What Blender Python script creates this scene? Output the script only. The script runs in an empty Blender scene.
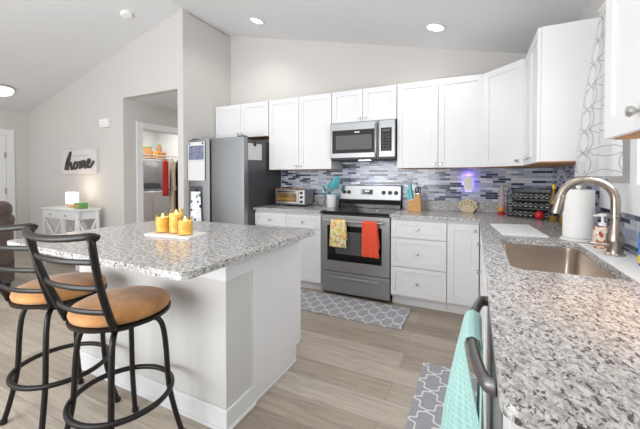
import bpy, bmesh, math, random
from mathutils import Vector, Matrix
random.seed(7)
PI = math.pi
scene = bpy.context.scene
col = scene.collection

# ------------------------------------------------------------------ camera
cam_d = bpy.data.cameras.new('camera'); cam = bpy.data.objects.new('camera', cam_d); col.objects.link(cam)
cam_d.sensor_width = 36; cam_d.sensor_fit = 'HORIZONTAL'
cam_d.lens = 36*320.36/640
cam_d.shift_y = -31.67/640
cam_d.clip_start = 0.02
cam.location = (0, 0, 1.2789)
cam.rotation_euler = (PI/2-0.0169, 0, 0.4502)
scene.camera = cam

# ------------------------------------------------------------------ world, lights, exposure
W = bpy.data.worlds.new('world'); scene.world = W; W.use_nodes = True
bg = W.node_tree.nodes['Background']
bg.inputs[0].default_value = (0.97, 0.985, 1.0, 1); bg.inputs[1].default_value = 1.35
scene.view_settings.view_transform = 'Standard'
scene.view_settings.look = 'None'
scene.view_settings.gamma = 1
scene.view_settings.use_curve_mapping = False
scene.view_settings.exposure = 0.24

def area(name, loc, size, power, color=(1, .98, .95), rot=(0, 0, 0)):
    d = bpy.data.lights.new(name, 'AREA'); d.energy = power; d.color = color
    d.shape = 'DISK'; d.size = size
    o = bpy.data.objects.new(name, d); o.location = loc; o.rotation_euler = rot; col.objects.link(o)
    return o
RIDGE_X, RIDGE_Z = -3.33, 3.41
SR, SL = .238, .254
def ceil_z(x): return RIDGE_Z-(SR*(x-RIDGE_X) if x > RIDGE_X else SL*(RIDGE_X-x))
CAN_POW = 3
CANS = [(-2.40, 3.197), (-0.343, 3.215)]
FILL_SPOTS = [(-2.40, 1.2), (-2.0, -.6), (-5.2, .3), (.2, 1.65)]  # unseen spots added to brighten the floor, counters and island side
# daylight through the window over the sink
wd = area('window_daylight', (.88, 1.70, 1.75), .75, 16, (.96, .98, 1), (0, math.radians(90), 0))
# unseen fill light added behind the camera, aimed up at the vault
area('ceiling_fill_light', (-1.9, -1.0, 1.25), 2.2, 84, (.96, .98, 1), (math.radians(138), 0, math.radians(6)))
area('laundry_light', (-5.35, 3.9, 2.36),  .3, 16, (1, .98, .95))
area('hall_light', (-3.98, 4.6, 2.38), .2, 5, (1, .97, .92))
d = bpy.data.lights.new('under_cabinet_puck_light', 'SPOT'); d.energy = 6.5; d.color = (1, .6, .34); d.spot_size = 1.9; d.spot_blend = .8; d.shadow_soft_size = .03
o = bpy.data.objects.new('under_cabinet_puck_light', d); o.location = (.53, 1.12, 1.352); col.objects.link(o)

# ------------------------------------------------------------------ materials
def srgb(r, g, b):
    f = lambda c: (c/255/12.92) if c/255 <= .04045 else ((c/255+.055)/1.055)**2.4
    return (f(r), f(g), f(b), 1)
class NT:
    def __init__(s, name):
        s.m = bpy.data.materials.new(name); s.m.use_nodes = True
        s.t = s.m.node_tree; s.b = s.t.nodes['Principled BSDF']; s.out = s.t.nodes['Material Output']
    def n(s, typ, **kw):
        nd = s.t.nodes.new(typ)
        for k, v in kw.items():
            if k.startswith('i_'):
                key = k[2:]; key = int(key) if key.isdigit() else key.replace('_', ' ')
                nd.inputs[key].default_value = v
            else: setattr(nd, k, v)
        return nd
    def l(s, a, b): s.t.links.new(a, b)
    def coord(s, kind='Object'): return s.n('ShaderNodeTexCoord').outputs[kind]
    def math(s, op, a, b=None, c=None):
        nd = s.n('ShaderNodeMath', operation=op)
        for i, v in enumerate((a, b, c)):
            if v is None: continue
            if isinstance(v, (int, float)): nd.inputs[i].default_value = v
            else: s.l(v, nd.inputs[i])
        return nd.outputs[0]
    def mapping(s, vec, scale=(1, 1, 1), rot=(0, 0, 0), loc=(0, 0, 0)):
        nd = s.n('ShaderNodeMapping'); nd.inputs['Scale'].default_value = scale
        nd.inputs['Rotation'].default_value = rot; nd.inputs['Location'].default_value = loc
        s.l(vec, nd.inputs['Vector']); return nd.outputs[0]
    def noise(s, vec, scale, detail=3, rough=.5, dist=0):
        nd = s.n('ShaderNodeTexNoise'); nd.inputs['Scale'].default_value = scale; nd.inputs['Detail'].default_value = detail
        nd.inputs['Roughness'].default_value = rough; nd.inputs['Distortion'].default_value = dist
        s.l(vec, nd.inputs['Vector']); return nd.outputs['Fac']
    def ramp(s, fac, stops, interp='LINEAR'):
        nd = s.n('ShaderNodeValToRGB'); cr = nd.color_ramp; cr.interpolation = interp
        while len(cr.elements) < len(stops): cr.elements.new(.5)
        for e, (p, c) in zip(cr.elements, stops): e.position = p; e.color = c if len(c) == 4 else (*c, 1)
        s.l(fac, nd.inputs['Fac']); return nd.outputs['Color']
    def mix(s, fac, a, b, blend='MIX'):
        nd = s.n('ShaderNodeMix', data_type='RGBA', blend_type=blend)
        if isinstance(fac, (int, float)): nd.inputs[0].default_value = fac
        else: s.l(fac, nd.inputs[0])
        for i, v in ((6, a), (7, b)):
            if isinstance(v, tuple): nd.inputs[i].default_value = v
            else: s.l(v, nd.inputs[i])
        return nd.outputs[2]
    def bump(s, h, strength=.2, dist=.002):
        nd = s.n('ShaderNodeBump'); nd.inputs['Strength'].default_value = strength; nd.inputs['Distance'].default_value = dist
        s.l(h, nd.inputs['Height']); s.l(nd.outputs[0], s.b.inputs['Normal'])
    def base(s, c):
        if isinstance(c, tuple): s.b.inputs['Base Color'].default_value = c
        else: s.l(c, s.b.inputs['Base Color'])
    def set(s, **kw):
        for k, v in kw.items():
            key = {'rough': 'Roughness', 'metal': 'Metallic', 'spec': 'Specular IOR Level', 'trans': 'Transmission Weight', 'coat': 'Coat Weight', 'ior': 'IOR', 'alpha': 'Alpha', 'emit': 'Emission Strength', 'emitc': 'Emission Color', 'sheen': 'Sheen Weight'}[k]
            s.b.inputs[key].default_value = v
        return s
M = {}
def simple(name, c, rough=.5, metal=0, var=.03, nscale=8, **kw):
    t = NT(name); t.set(rough=rough, metal=metal, **kw)
    f = t.noise(t.coord(), nscale, 3)
    hi = tuple(min(1, v*(1+var)) for v in c[:3])+(1,); lo = tuple(v*(1-var) for v in c[:3])+(1,)
    t.base(t.ramp(f, [(.3, lo), (.7, hi)])); M[name] = t.m; return t
simple('wall_paint', srgb(207, 203, 199), .85, var=.008, nscale=2)
simple('ceiling_paint', srgb(222, 223, 224), .9, var=.006, nscale=2)
simple('white_trim', srgb(232, 233, 234), .45, var=.006)
simple('cabinet_white', srgb(233, 233, 234), .38, var=.006, nscale=3)
simple('island_paint', srgb(212, 211, 209), .6, var=.008, nscale=3)
simple('tan_wood', srgb(196, 142, 88), .5, var=.15, nscale=20)
simple('nickel', srgb(190, 188, 184), .28, 1, var=.03)
simple('dark_bronze', srgb(26, 22, 20), .42, .15, var=.15, nscale=30)
simple('black_plastic', srgb(22, 22, 24), .35, var=.1)
simple('black_glass', srgb(10, 10, 11), .06, var=.02)
simple('grey_glass', srgb(92, 92, 94), .12, var=.03)
simple('fridge_side', srgb(92, 93, 96), .42, .55, var=.04)
simple('white_ceramic', srgb(240, 240, 238), .2, var=.01)
simple('white_plastic', srgb(238, 238, 236), .4, var=.01)
simple('teal_silicone', srgb(104, 196, 204), .45, var=.06)
simple('block_wood', srgb(206, 156, 98), .5, var=.12, nscale=25)
simple('shell_cream', srgb(222, 204, 172), .6, var=.06, nscale=30)
simple('red_plastic', srgb(214, 40, 48), .3, var=.05)
simple('recliner_fabric', srgb(82, 66, 60), .8, var=.18, nscale=14, sheen=.3)
simple('iron_lettering', srgb(58, 57, 56), .55, var=.05)
simple('sign_board', srgb(214, 211, 208), .6, var=.03, nscale=12)
simple('lamp_wood', srgb(214, 178, 150), .5, var=.06)
simple('coat_red', srgb(196, 48, 38), .8, var=.12, nscale=10)
simple('coat_cream', srgb(206, 188, 166), .85, var=.1, nscale=10)
simple('coat_dark', srgb(62, 44, 46), .8, var=.1, nscale=10)
simple('washer_white', srgb(226, 228, 232), .35, var=.01)
simple('washer_dark', srgb(96, 98, 102), .3, var=.03)
simple('basket_tan', srgb(178, 130, 84), .7, var=.2, nscale=60)
simple('green_plastic', srgb(110, 160, 92), .4, var=.05)
simple('orange_plastic', srgb(226, 150, 70), .4, var=.05)
simple('yellow_plastic', srgb(240, 206, 60), .4, var=.05)
simple('black_jar', srgb(28, 26, 26), .3, var=.2)
simple('paper', srgb(222, 222, 221), .8, var=.01)
simple('paper_towel', srgb(240, 239, 237), .9, var=.012, nscale=60)
simple('photo_print', srgb(120, 126, 150), .5, var=.4, nscale=22)
simple('white_mat', srgb(236, 236, 236), .5, var=.012, nscale=60)
simple('gold_oil', srgb(140, 112, 48), .15, var=.05)
simple('dark_gap', srgb(14, 14, 15), .5, var=.1)

def steel(name, c, rough, axis):
    t = NT(name); t.set(metal=.8, rough=rough)
    sc = {'x': (2, 180, 180), 'z': (180, 180, 2), 'y': (180, 2, 180)}[axis]
    f = t.noise(t.mapping(t.coord(), sc), 1.0, 2)
    lo = tuple(v*.9 for v in c[:3])+(1,)
    t.base(t.ramp(f, [(.3, lo), (.7, c)]))
    r = t.math('MULTIPLY_ADD', f, .12, rough-.06); t.l(r, t.b.inputs['Roughness'])
    M[name] = t.m
steel('steel', srgb(166, 167, 168), .36, 'x')
steel('steel_fridge', srgb(152, 154, 156), .32, 'x')
simple('sink_steel', srgb(216, 204, 192), .2, .95, var=.02, nscale=5)
simple('faucet_nickel', srgb(176, 166, 155), .27, 1, var=.02, nscale=4)
steel('handle_steel', srgb(128, 126, 126), .36, 'y')

def granite():
    t = NT('granite'); t.set(rough=.2, spec=.5)
    co = t.coord()
    v = t.mapping(co, (1, .62, 1), (0, 0, .55))
    n1 = t.noise(v, 72, 4, .62, .4)
    n2 = t.noise(t.mapping(co, (1, .7, 1), (0, 0, .8), (3, 5, 1)), 130, 3, .6, .3)
    n3 = t.noise(t.mapping(co, (1, 1, 1), (0, 0, 0), (9, 2, 4)), 14, 3, .5)
    n4 = t.noise(t.mapping(co, (1, .55, 1), (0, 0, .6), (1, 7, 2)), 120, 3, .55, .5)
    base = t.ramp(n1, [(.34, srgb(142, 140, 139)), (.46, srgb(184, 182, 180)), (.55, srgb(210, 208, 206)), (.7, srgb(226, 225, 223))])
    base = t.mix(t.ramp(n3, [(.5, (0, 0, 0)), (.72, (.25, .25, .25))]), base, srgb(200, 190, 180))
    mid = t.ramp(n2, [(.53, (0, 0, 0)), (.6, (.65, .65, .65))])
    base = t.mix(mid, base, srgb(128, 125, 124))
    dark = t.ramp(n4, [(.562, (0, 0, 0)), (.62, (.92, .92, .92))])
    base = t.mix(dark, base, srgb(54, 52, 54))
    t.base(base); M['granite'] = t.m
granite()

def floor_mat():
    t = NT('floor_planks'); t.set(rough=.42)
    co = t.coord()
    br = t.n('ShaderNodeTexBrick'); br.offset = .37; br.offset_frequency = 2; br.squash = 1
    t.l(co, br.inputs['Vector'])
    br.inputs['Color1'].default_value = (0, 0, 0, 1); br.inputs['Color2'].default_value = (1, 1, 1, 1); br.inputs['Mortar'].default_value = (.5, .5, .5, 1)
    br.inputs['Scale'].default_value = 1; br.inputs['Mortar Size'].default_value = .0014; br.inputs['Brick Width'].default_value = 1.22; br.inputs['Row Height'].default_value = .18
    br.inputs['Mortar Smooth'].default_value = .1
    tone = t.ramp(br.outputs['Color'], [(0, srgb(158, 145, 131)), (.35, srgb(184, 171, 156)), (.7, srgb(202, 191, 177)), (1, srgb(170, 157, 142))])
    # grain moves with each plank
    sh = t.n('ShaderNodeVectorMath', operation='ADD'); t.l(co, sh.inputs[0])
    sv = t.n('ShaderNodeVectorMath', operation='SCALE'); t.l(br.outputs['Color'], sv.inputs[0]); sv.inputs['Scale'].default_value = 7
    t.l(sv.outputs[0], sh.inputs[1])
    g1 = t.noise(t.mapping(sh.outputs[0], (1.3, 13, 1)), 1.6, 5, .62, 1.2)
    g2 = t.noise(t.mapping(sh.outputs[0], (3, 120, 1)), 1, 3, .6)
    c = t.mix(.75, tone, t.ramp(g1, [(.3, (.62, .6, .58)), (.55, (1, 1, 1)), (.8, (1.0, .99, .98))]), 'MULTIPLY')
    c = t.mix(.3, c, t.ramp(g2, [(.35, (.6, .6, .6)), (.6, (1, 1, 1))]), 'MULTIPLY')
    c = t.mix(t.math('MULTIPLY', br.outputs['Fac'], .6), c, srgb(92, 80, 70))
    t.base(c); t.bump(g1, .05); M['floor_planks'] = t.m
floor_mat()

def mosaic(name, axes):
    t = NT(name); t.set(rough=.14, spec=.6)
    sx = t.n('ShaderNodeSeparateXYZ'); t.l(t.coord(), sx.inputs[0])
    cb = t.n('ShaderNodeCombineXYZ'); t.l(sx.outputs[axes[0]], cb.inputs[0]); t.l(sx.outputs[axes[1]], cb.inputs[1])
    def bricks(w, h, off, loc, mort):
        br = t.n('ShaderNodeTexBrick'); br.offset = off; br.offset_frequency = 2
        t.l(t.mapping(cb.outputs[0], loc=loc), br.inputs['Vector'])
        br.inputs['Color1'].default_value = (0, 0, 0, 1); br.inputs['Color2'].default_value = (1, 1, 1, 1); br.inputs['Mortar'].default_value = (.4, .4, .4, 1)
        br.inputs['Scale'].default_value = 1; br.inputs['Mortar Size'].default_value = mort
        br.inputs['Brick Width'].default_value = w; br.inputs['Row Height'].default_value = h
        return br
    b1 = bricks(.115, .0245, .43, (.013, .003, 0), .0013)
    c = t.ramp(b1.outputs['Color'], [(0, srgb(46, 52, 78)), (.13, srgb(126, 136, 164)), (.24, srgb(166, 176, 200)), (.42, srgb(196, 202, 216)), (.60, srgb(214, 217, 224)), (.78, srgb(176, 180, 190)), (.88, srgb(52, 57, 84))], 'CONSTANT')
    n = t.noise(t.mapping(cb.outputs[0], (6, 40, 1)), 3, 3)
    c = t.mix(.35, c, t.ramp(n, [(.3, (.75, .75, .78)), (.7, (1, 1, 1))]), 'MULTIPLY')
    c = t.mix(t.math('MULTIPLY', b1.outputs['Fac'], .85), c, srgb(186, 188, 192))
    t.base(c); t.bump(t.math('SUBTRACT', 1.0, b1.outputs['Fac']), .3, .001); M[name] = t.m
mosaic('mosaic_back', (0, 2)); mosaic('mosaic_right', (1, 2))

def rug_mat():
    t = NT('rug_trellis'); t.set(rough=.95)
    sx = t.n('ShaderNodeSeparateXYZ'); t.l(t.coord(), sx.inputs[0])
    px, py = .083, .09
    u = t.math('MULTIPLY', sx.outputs[0], PI/px); v = t.math('MULTIPLY', sx.outputs[1], PI/py)
    s = t.math('MULTIPLY', t.math('ADD', u, v), .5); q = t.math('MULTIPLY', t.math('SUBTRACT', u, v), .5)
    A = .24
    def wav(a): return t.math('ADD', t.math('MULTIPLY', t.math('SINE', t.math('MULTIPLY', a, 2.0)), A), t.math('MULTIPLY', t.math('SINE', t.math('MULTIPLY', a, 4.0)), .16))
    s2 = t.math('ADD', s, wav(q)); q2 = t.math('ADD', q, wav(s))
    f = t.math('MINIMUM', t.math('ABSOLUTE', t.math('COSINE', s2)), t.math('ABSOLUTE', t.math('COSINE', q2)))
    line = t.ramp(f, [(.12, (1, 1, 1)), (.19, (0, 0, 0))])
    n = t.noise(t.coord(), 160, 2)
    g = t.ramp(n, [(.3, srgb(152, 152, 158)), (.7, srgb(176, 176, 181))])
    t.base(t.mix(line, g, srgb(226, 225, 226))); t.bump(n, .4, .002); M['rug_trellis'] = t.m
rug_mat()

def curtain_mat():
    t = NT('curtain_voile')
    t.t.nodes.remove(t.b)
    uv = t.coord('UV')
    lines = []
    for feat in ('F1', 'F2'):
        vo = t.n('ShaderNodeTexVoronoi', feature=feat, voronoi_dimensions='2D'); vo.inputs['Scale'].default_value = 1/.125; vo.inputs['Randomness'].default_value = .08
        t.l(uv, vo.inputs['Vector'])
        lines.append(t.math('LESS_THAN', t.math('ABSOLUTE', t.math('SUBTRACT', vo.outputs['Distance'], .70)), .016))
    ln = t.math('MAXIMUM', lines[0], lines[1])
    di = t.n('ShaderNodeBsdfDiffuse'); tl = t.n('ShaderNodeBsdfTranslucent'); tr = t.n('ShaderNodeBsdfTransparent')
    c = t.mix(ln, srgb(240, 240, 240), srgb(160, 160, 163))
    t.l(c, di.inputs[0]); t.l(c, tl.inputs[0])
    m1 = t.n('ShaderNodeMixShader'); m1.inputs[0].default_value = .3; t.l(di.outputs[0], m1.inputs[1]); t.l(tl.outputs[0], m1.inputs[2])
    m2 = t.n('ShaderNodeMixShader'); fac = t.math('MULTIPLY', t.math('SUBTRACT', 1.0, ln), .28); t.l(fac, m2.inputs[0])
    t.l(m1.outputs[0], m2.inputs[1]); t.l(tr.outputs[0], m2.inputs[2]); t.l(m2.outputs[0], t.out.inputs[0])
    M['curtain_voile'] = t.m
curtain_mat()

def weave(name, c, c2, scale):
    t = NT(name); t.set(rough=.95, sheen=.2)
    v = t.n('ShaderNodeTexVoronoi'); v.inputs['Scale'].default_value = scale; v.inputs['Randomness'].default_value = .15
    t.l(t.coord('UV'), v.inputs['Vector'])
    t.base(t.ramp(v.outputs['Distance'], [(.15, c2), (.6, c)])); t.bump(v.outputs['Distance'], .6, .004); M[name] = t.m
weave('teal_waffle', srgb(186, 224, 218), srgb(154, 204, 198), 75)
weave('coral_waffle', srgb(248, 96, 66), srgb(236, 78, 52), 90)
def floral(name, ground, cols, scale, thr, co='UV'):
    t = NT(name); t.set(rough=.95)
    v = t.n('ShaderNodeTexVoronoi'); v.inputs['Scale'].default_value = scale; t.l(t.coord(co), v.inputs['Vector'])
    sep = t.n('ShaderNodeSeparateColor'); t.l(v.outputs['Color'], sep.inputs[0])
    n = len(cols); c = t.ramp(sep.outputs[0], [(i/n, k) for i, k in enumerate(cols)], 'CONSTANT')
    spot = t.math('LESS_THAN', v.outputs['Distance'], thr)
    t.base(t.mix(spot, ground, c)); M[name] = t.m
floral('citrus_print', srgb(240, 226, 180), [srgb(244, 196, 80), srgb(240, 150, 110), srgb(240, 214, 100), srgb(140, 180, 176), srgb(248, 170, 70), srgb(210, 206, 110)], 38, .46)
floral('flower_print', srgb(238, 238, 240), [srgb(40, 48, 74), srgb(72, 96, 150), srgb(30, 34, 44), srgb(224, 224, 228), srgb(120, 150, 120)], 18, .36)
floral('shell_print', srgb(228, 214, 200), [srgb(196, 96, 60), srgb(240, 230, 220), srgb(214, 150, 110), srgb(150, 70, 50)], 60, .5, 'Object')

def suede():
    t = NT('tan_suede'); t.set(rough=.75, sheen=.3)
    n = t.noise(t.coord(), 7, 4, .6); 
    t.base(t.ramp(n, [(.3, srgb(158, 106, 58)), (.55, srgb(188, 134, 76)), (.75, srgb(204, 152, 94))])); M['tan_suede'] = t.m
suede()
def emis(name, c, s, base=None):
    t = NT(name); t.set(emit=s, emitc=c, rough=.5); t.base(base or c); M[name] = t.m; return t
emis('can_lens', (1, .96, .9, 1), 9)
emis('lamp_glow', (1, .86, .68, 1), 1.5, srgb(240, 235, 225))
emis('flame', (1, .78, .3, 1), 4)
emis('violet_led', (.32, .18, 1, 1), 9)
emis('display_glow', (.75, .95, 1, 1), .6)
emis('hood_light', (1, .95, .85, 1), 5)
simple('toaster_glass', srgb(120, 92, 56), .12, .3, var=.35, nscale=18)  # brown-gold reflection put into the glass colour
t = NT('candle_wax'); t.set(rough=.45, emit=.16, emitc=srgb(255, 190, 80))
n_ = t.noise(t.coord(), 34, 2)
t.base(t.ramp(n_, [(.4, srgb(232, 192, 124)), (.60, srgb(242, 208, 146)), (.70, srgb(255, 246, 220))])); M['candle_wax'] = t.m
def glass(name, c, rough=.03, mixf=.25):
    t = NT(name); t.t.nodes.remove(t.b)
    tr = t.n('ShaderNodeBsdfTransparent'); tr.inputs[0].default_value = c
    gl = t.n('ShaderNodeBsdfGlossy'); gl.inputs['Roughness'].default_value = rough
    fr = t.n('ShaderNodeLayerWeight'); fr.inputs['Blend'].default_value = .25
    mx = t.n('ShaderNodeMixShader'); t.l(t.math('MULTIPLY', fr.outputs['Fresnel'], .4), mx.inputs[0]); t.l(tr.outputs[0], mx.inputs[1]); t.l(gl.outputs[0], mx.inputs[2])
    t.l(mx.outputs[0], t.out.inputs[0]); M[name] = t.m
glass('amber_glass', (1, .95, .80, 1)); glass('clear_glass', (.95, .96, .97, 1)); glass('blue_gel', (.05, .3, .85, 1)); simple('pink_glass', srgb(232, 212, 208), .12, var=.10, nscale=60, trans=.5)
t = NT('blue_soap'); t.set(rough=.15); n_ = t.noise(t.coord(), 30, 2); t.base(t.ramp(n_, [(.35, srgb(30, 96, 190)), (.65, srgb(70, 150, 225))])); M['blue_soap'] = t.m

# ------------------------------------------------------------------ mesh building
class MB:
    def __init__(s): s.bm = bmesh.new(); s.uv = None
    def box(s, x0, x1, y0, y1, z0, z1):
        vs = [s.bm.verts.new((x, y, z)) for z in (z0, z1) for y in (y0, y1) for x in (x0, x1)]
        for f in ((0, 2, 3, 1), (4, 5, 7, 6), (0, 1, 5, 4), (2, 6, 7, 3), (0, 4, 6, 2), (1, 3, 7, 5)):
            s.bm.faces.new([vs[i] for i in f])
        return s
    def bar(s, p0, p1, w, h):
        p0, p1 = Vector(p0), Vector(p1); d = (p1-p0); L = d.length; q = d.to_track_quat('X', 'Z').to_matrix()
        vs = []
        for x in (0, L):
            for y in (-w/2, w/2):
                for z in (-h/2, h/2): vs.append(s.bm.verts.new(p0+q@Vector((x, y, z))))
        for f in ((0, 1, 3, 2), (4, 6, 7, 5), (0, 4, 5, 1), (2, 3, 7, 6), (0, 2, 6, 4), (1, 5, 7, 3)): s.bm.faces.new([vs[i] for i in f])
        return s
    def tube(s, pts, r, seg=10, closed=False, sx=1.0, up=None):
        pts = [Vector(p) for p in pts]; n = len(pts); rings = []
        rs = r if isinstance(r, (list, tuple)) else [r]*n
        prev = None
        for i, p in enumerate(pts):
            if closed: t = pts[(i+1) % n]-pts[i-1]
            else: t = pts[min(i+1, n-1)]-pts[max(i-1, 0)]
            t.normalize()
            if prev is None:
                a = Vector(up) if up else (Vector((0, 0, 1)) if abs(t.z) < .9 else Vector((1, 0, 0)))
            else: a = prev
            a = (a-t*a.dot(t)); a.normalize(); b = t.cross(a); prev = a
            rings.append([s.bm.verts.new(p+a*rs[i]*math.cos(2*PI*k/seg)+b*rs[i]*sx*math.sin(2*PI*k/seg)) for k in range(seg)])
        m = n if closed else n-1
        for i in range(m):
            A, B = rings[i], rings[(i+1) % n]
            for k in range(seg): s.bm.faces.new([A[k], A[(k+1) % seg], B[(k+1) % seg], B[k]])
        if not closed: s.bm.faces.new(rings[0][::-1]); s.bm.faces.new(rings[-1])
        return s
    def lathe(s, prof, c=(0, 0, 0), seg=24, axis='z', sx=1, sy=1, cap=True):
        rings = []
        def P(r, h, a):
            x, y = r*math.cos(a)*sx, r*math.sin(a)*sy
            v = {'z': (x, y, h), 'y': (x, h, y), 'x': (h, x, y)}[axis]
            return Vector(c)+Vector(v)
        for r, h in prof:
            if r < 1e-6: rings.append([s.bm.verts.new(P(0, h, 0))])
            else: rings.append([s.bm.verts.new(P(r, h, 2*PI*k/seg)) for k in range(seg)])
        for A, B in zip(rings, rings[1:]):
            if len(A) == 1 and len(B) == 1: continue
            for k in range(seg):
                k2 = (k+1) % seg
                if len(A) == 1: s.bm.faces.new([A[0], B[k2], B[k]])
                elif len(B) == 1: s.bm.faces.new([A[k], A[k2], B[0]])
                else: s.bm.faces.new([A[k], A[k2], B[k2], B[k]])
        for R in ((rings[0], rings[-1]) if cap else ()):
            if len(R) > 1 : s.bm.faces.new(R if R is rings[-1] else R[::-1])
        return s
    def prism(s, outer, z0, z1, holes=(), tf=None):
        tf = tf or (lambda x, y, z: (x, y, z))
        edges = []; loops = []
        b2 = bmesh.new()
        for lp in [outer]+list(holes):
            vs = [b2.verts.new((x, y, 0)) for x, y in lp]
            edges += [b2.edges.new((vs[i], vs[(i+1) % len(vs)])) for i in range(len(vs))]
        bmesh.ops.triangle_fill(b2, edges=edges, use_beauty=True)
        b2.verts.ensure_lookup_table(); b2.verts.index_update()
        co = [v.co.copy() for v in b2.verts]; tris = [[v.index for v in f.verts] for f in b2.faces]
        bed = [(e.verts[0].index, e.verts[1].index) for e in b2.edges if len(e.link_faces) == 1]
        b2.free()
        lo = [s.bm.verts.new(tf(c.x, c.y, z0)) for c in co]; hi = [s.bm.verts.new(tf(c.x, c.y, z1)) for c in co]
        for t in tris: s.bm.faces.new([hi[i] for i in t]); s.bm.faces.new([lo[i] for i in t[::-1]])
        for a, b in bed: s.bm.faces.new([lo[a], lo[b], hi[b], hi[a]])
        return s
    def grid(s, fn, nu, nv, uvs=(1, 1)):
        uvl = s.bm.loops.layers.uv.verify()
        V = [[s.bm.verts.new(fn(i/nu, j/nv)) for j in range(nv+1)] for i in range(nu+1)]
        for i in range(nu):
            for j in range(nv):
                f = s.bm.faces.new([V[i][j], V[i+1][j], V[i+1][j+1], V[i][j+1]])
                for lp, (a, b) in zip(f.loops, ((i, j), (i+1, j), (i+1, j+1), (i, j+1))): lp[uvl].uv = (a/nu*uvs[0], b/nv*uvs[1])
        return s
    def build(s, name, mat, parent=None, smooth=False, bevel=0, seg=2, solid=0, sub=0, loc=None, rotz=0):
        bmesh.ops.recalc_face_normals(s.bm, faces=s.bm.faces)
        me = bpy.data.meshes.new(name); s.bm.to_mesh(me); s.bm.free()
        o = bpy.data.objects.new(name, me); col.objects.link(o)
        me.materials.append(M[mat] if isinstance(mat, str) else mat)
        if smooth:
            for p in me.polygons: p.use_smooth = True
            if smooth != 'all': me.set_sharp_from_angle(angle=math.radians(42))
        if solid: m = o.modifiers.new('solid', 'SOLIDIFY'); m.thickness = solid; m.offset = 0
        if bevel: m = o.modifiers.new('bevel', 'BEVEL'); m.width = bevel; m.segments = seg; m.limit_method = 'ANGLE'; m.angle_limit = .6
        if sub: m = o.modifiers.new('sub', 'SUBSURF'); m.levels = sub; m.render_levels = sub
        if parent: o.parent = parent
        if loc: o.location = loc
        if rotz: o.rotation_euler = (0, 0, rotz)
        return o
def tag(o, label=None, cat=None, group=None, kind=None):
    if label: o['label'] = label
    if cat: o['category'] = cat
    if group: o['group'] = group
    if kind: o['kind'] = kind
    return o
def thing(name, label, cat, loc=(0, 0, 0), rotz=0, group=None):
    o = bpy.data.objects.new(name, None); o.empty_display_size = .05; col.objects.link(o)
    o.location = loc; o.rotation_euler = (0, 0, rotz)
    return tag(o, label, cat, group)
def copy_tree(o, parent=None):
    c = o.copy(); col.objects.link(c); c.parent = parent
    for ch in [x for x in bpy.data.objects if x.parent == o]: copy_tree(ch, c)
    return c
def struct(name, mb, mat, label, cat, **kw):
    return tag(mb.build(name, mat, **kw), label, cat, kind='structure')
def rrect(x0, x1, y0, y1, r, n=6):
    rr = r if isinstance(r, (tuple, list)) else (r,)*4      # corners: x1y1, x0y1, x0y0, x1y0
    pts = []
    for (cx, cy, a0, q) in ((x1, y1, 0, rr[0]), (x0, y1, 90, rr[1]), (x0, y0, 180, rr[2]), (x1, y0, 270, rr[3])):
        sx = -1 if cx == x1 else 1; sy = -1 if cy == y1 else 1
        if q <= 0: pts.append((cx, cy)); continue
        for k in range(n+1):
            a = math.radians(a0+90*k/n); pts.append((cx+sx*q+q*math.cos(a), cy+sy*q+q*math.sin(a)))
    return pts
def spline(pts, n=8, closed=False):
    P = [Vector(p) for p in pts]; out = []; m = len(P)
    for i in range(m if closed else m-1):
        if closed: a, b, c, d = P[i-1], P[i], P[(i+1) % m], P[(i+2) % m]
        else: a, b, c, d = P[max(i-1, 0)], P[i], P[i+1], P[min(i+2, m-1)]
        for k in range(n):
            t = k/n
            out.append(.5*((2*b)+(c-a)*t+(2*a-5*b+4*c-d)*t*t+(3*b-a-3*c+d)*t**3))
    if not closed: out.append(P[-1])
    return out

# ------------------------------------------------------------------ the setting
BY, RX = 3.79, .69            # back wall and sink wall
LX, LY = -7.22, 2.91          # far left wall and the wall with the sign
struct('floor', MB().box(-7.4, .85, -1.3, 5.3, -.05, 0), 'floor_planks', 'greige wood plank floor', 'floor')
# sloped ceiling, two pitches meeting at a ridge
cz = lambda x: ceil_z(x)
def xz_prism(pts, y0, y1, holes=()): return MB().prism(pts, y0, y1, holes, tf=lambda x, y, z: (x, z, y))
c = MB()
c.prism([(RIDGE_X, cz(RIDGE_X)), (.85, cz(.85)), (.85, cz(.85)+.08), (RIDGE_X, RIDGE_Z+.08)], -1.3, BY+.1, tf=lambda x, y, z: (x, z, y))
c.prism([(-7.4, cz(-7.4)), (RIDGE_X, RIDGE_Z), (RIDGE_X, RIDGE_Z+.08), (-7.4, cz(-7.4)+.08)], -1.3, BY+.1, tf=lambda x, y, z: (x, z, y))
struct('ceiling', c, 'ceiling_paint', 'white vaulted ceiling sloping down to both sides', 'ceiling')
struct('wall_back', xz_prism([(-3.45, 0), (.85, 0), (.85, cz(.85)), (RIDGE_X, RIDGE_Z), (-3.45, cz(-3.45))], BY, BY+.1), 'wall_paint', 'greige wall behind the range and upper cabinets', 'wall')
# sink wall with window hole (y 1.36..1.95, z 1.27..2.15)
WY0, WY1, WZ0, WZ1 = 1.33, 1.95, 1.27, 2.16
zt = cz(RX)
struct('wall_right', MB().prism([(-1.3, 0), (BY, 0), (BY, zt), (-1.3, zt)], RX, RX+.12, [[(WY0, WZ0), (WY1, WZ0), (WY1, WZ1), (WY0, WZ1)]], tf=lambda x, y, z: (z, x, y)), 'wall_paint', 'greige wall with the window above the sink', 'wall')
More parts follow.
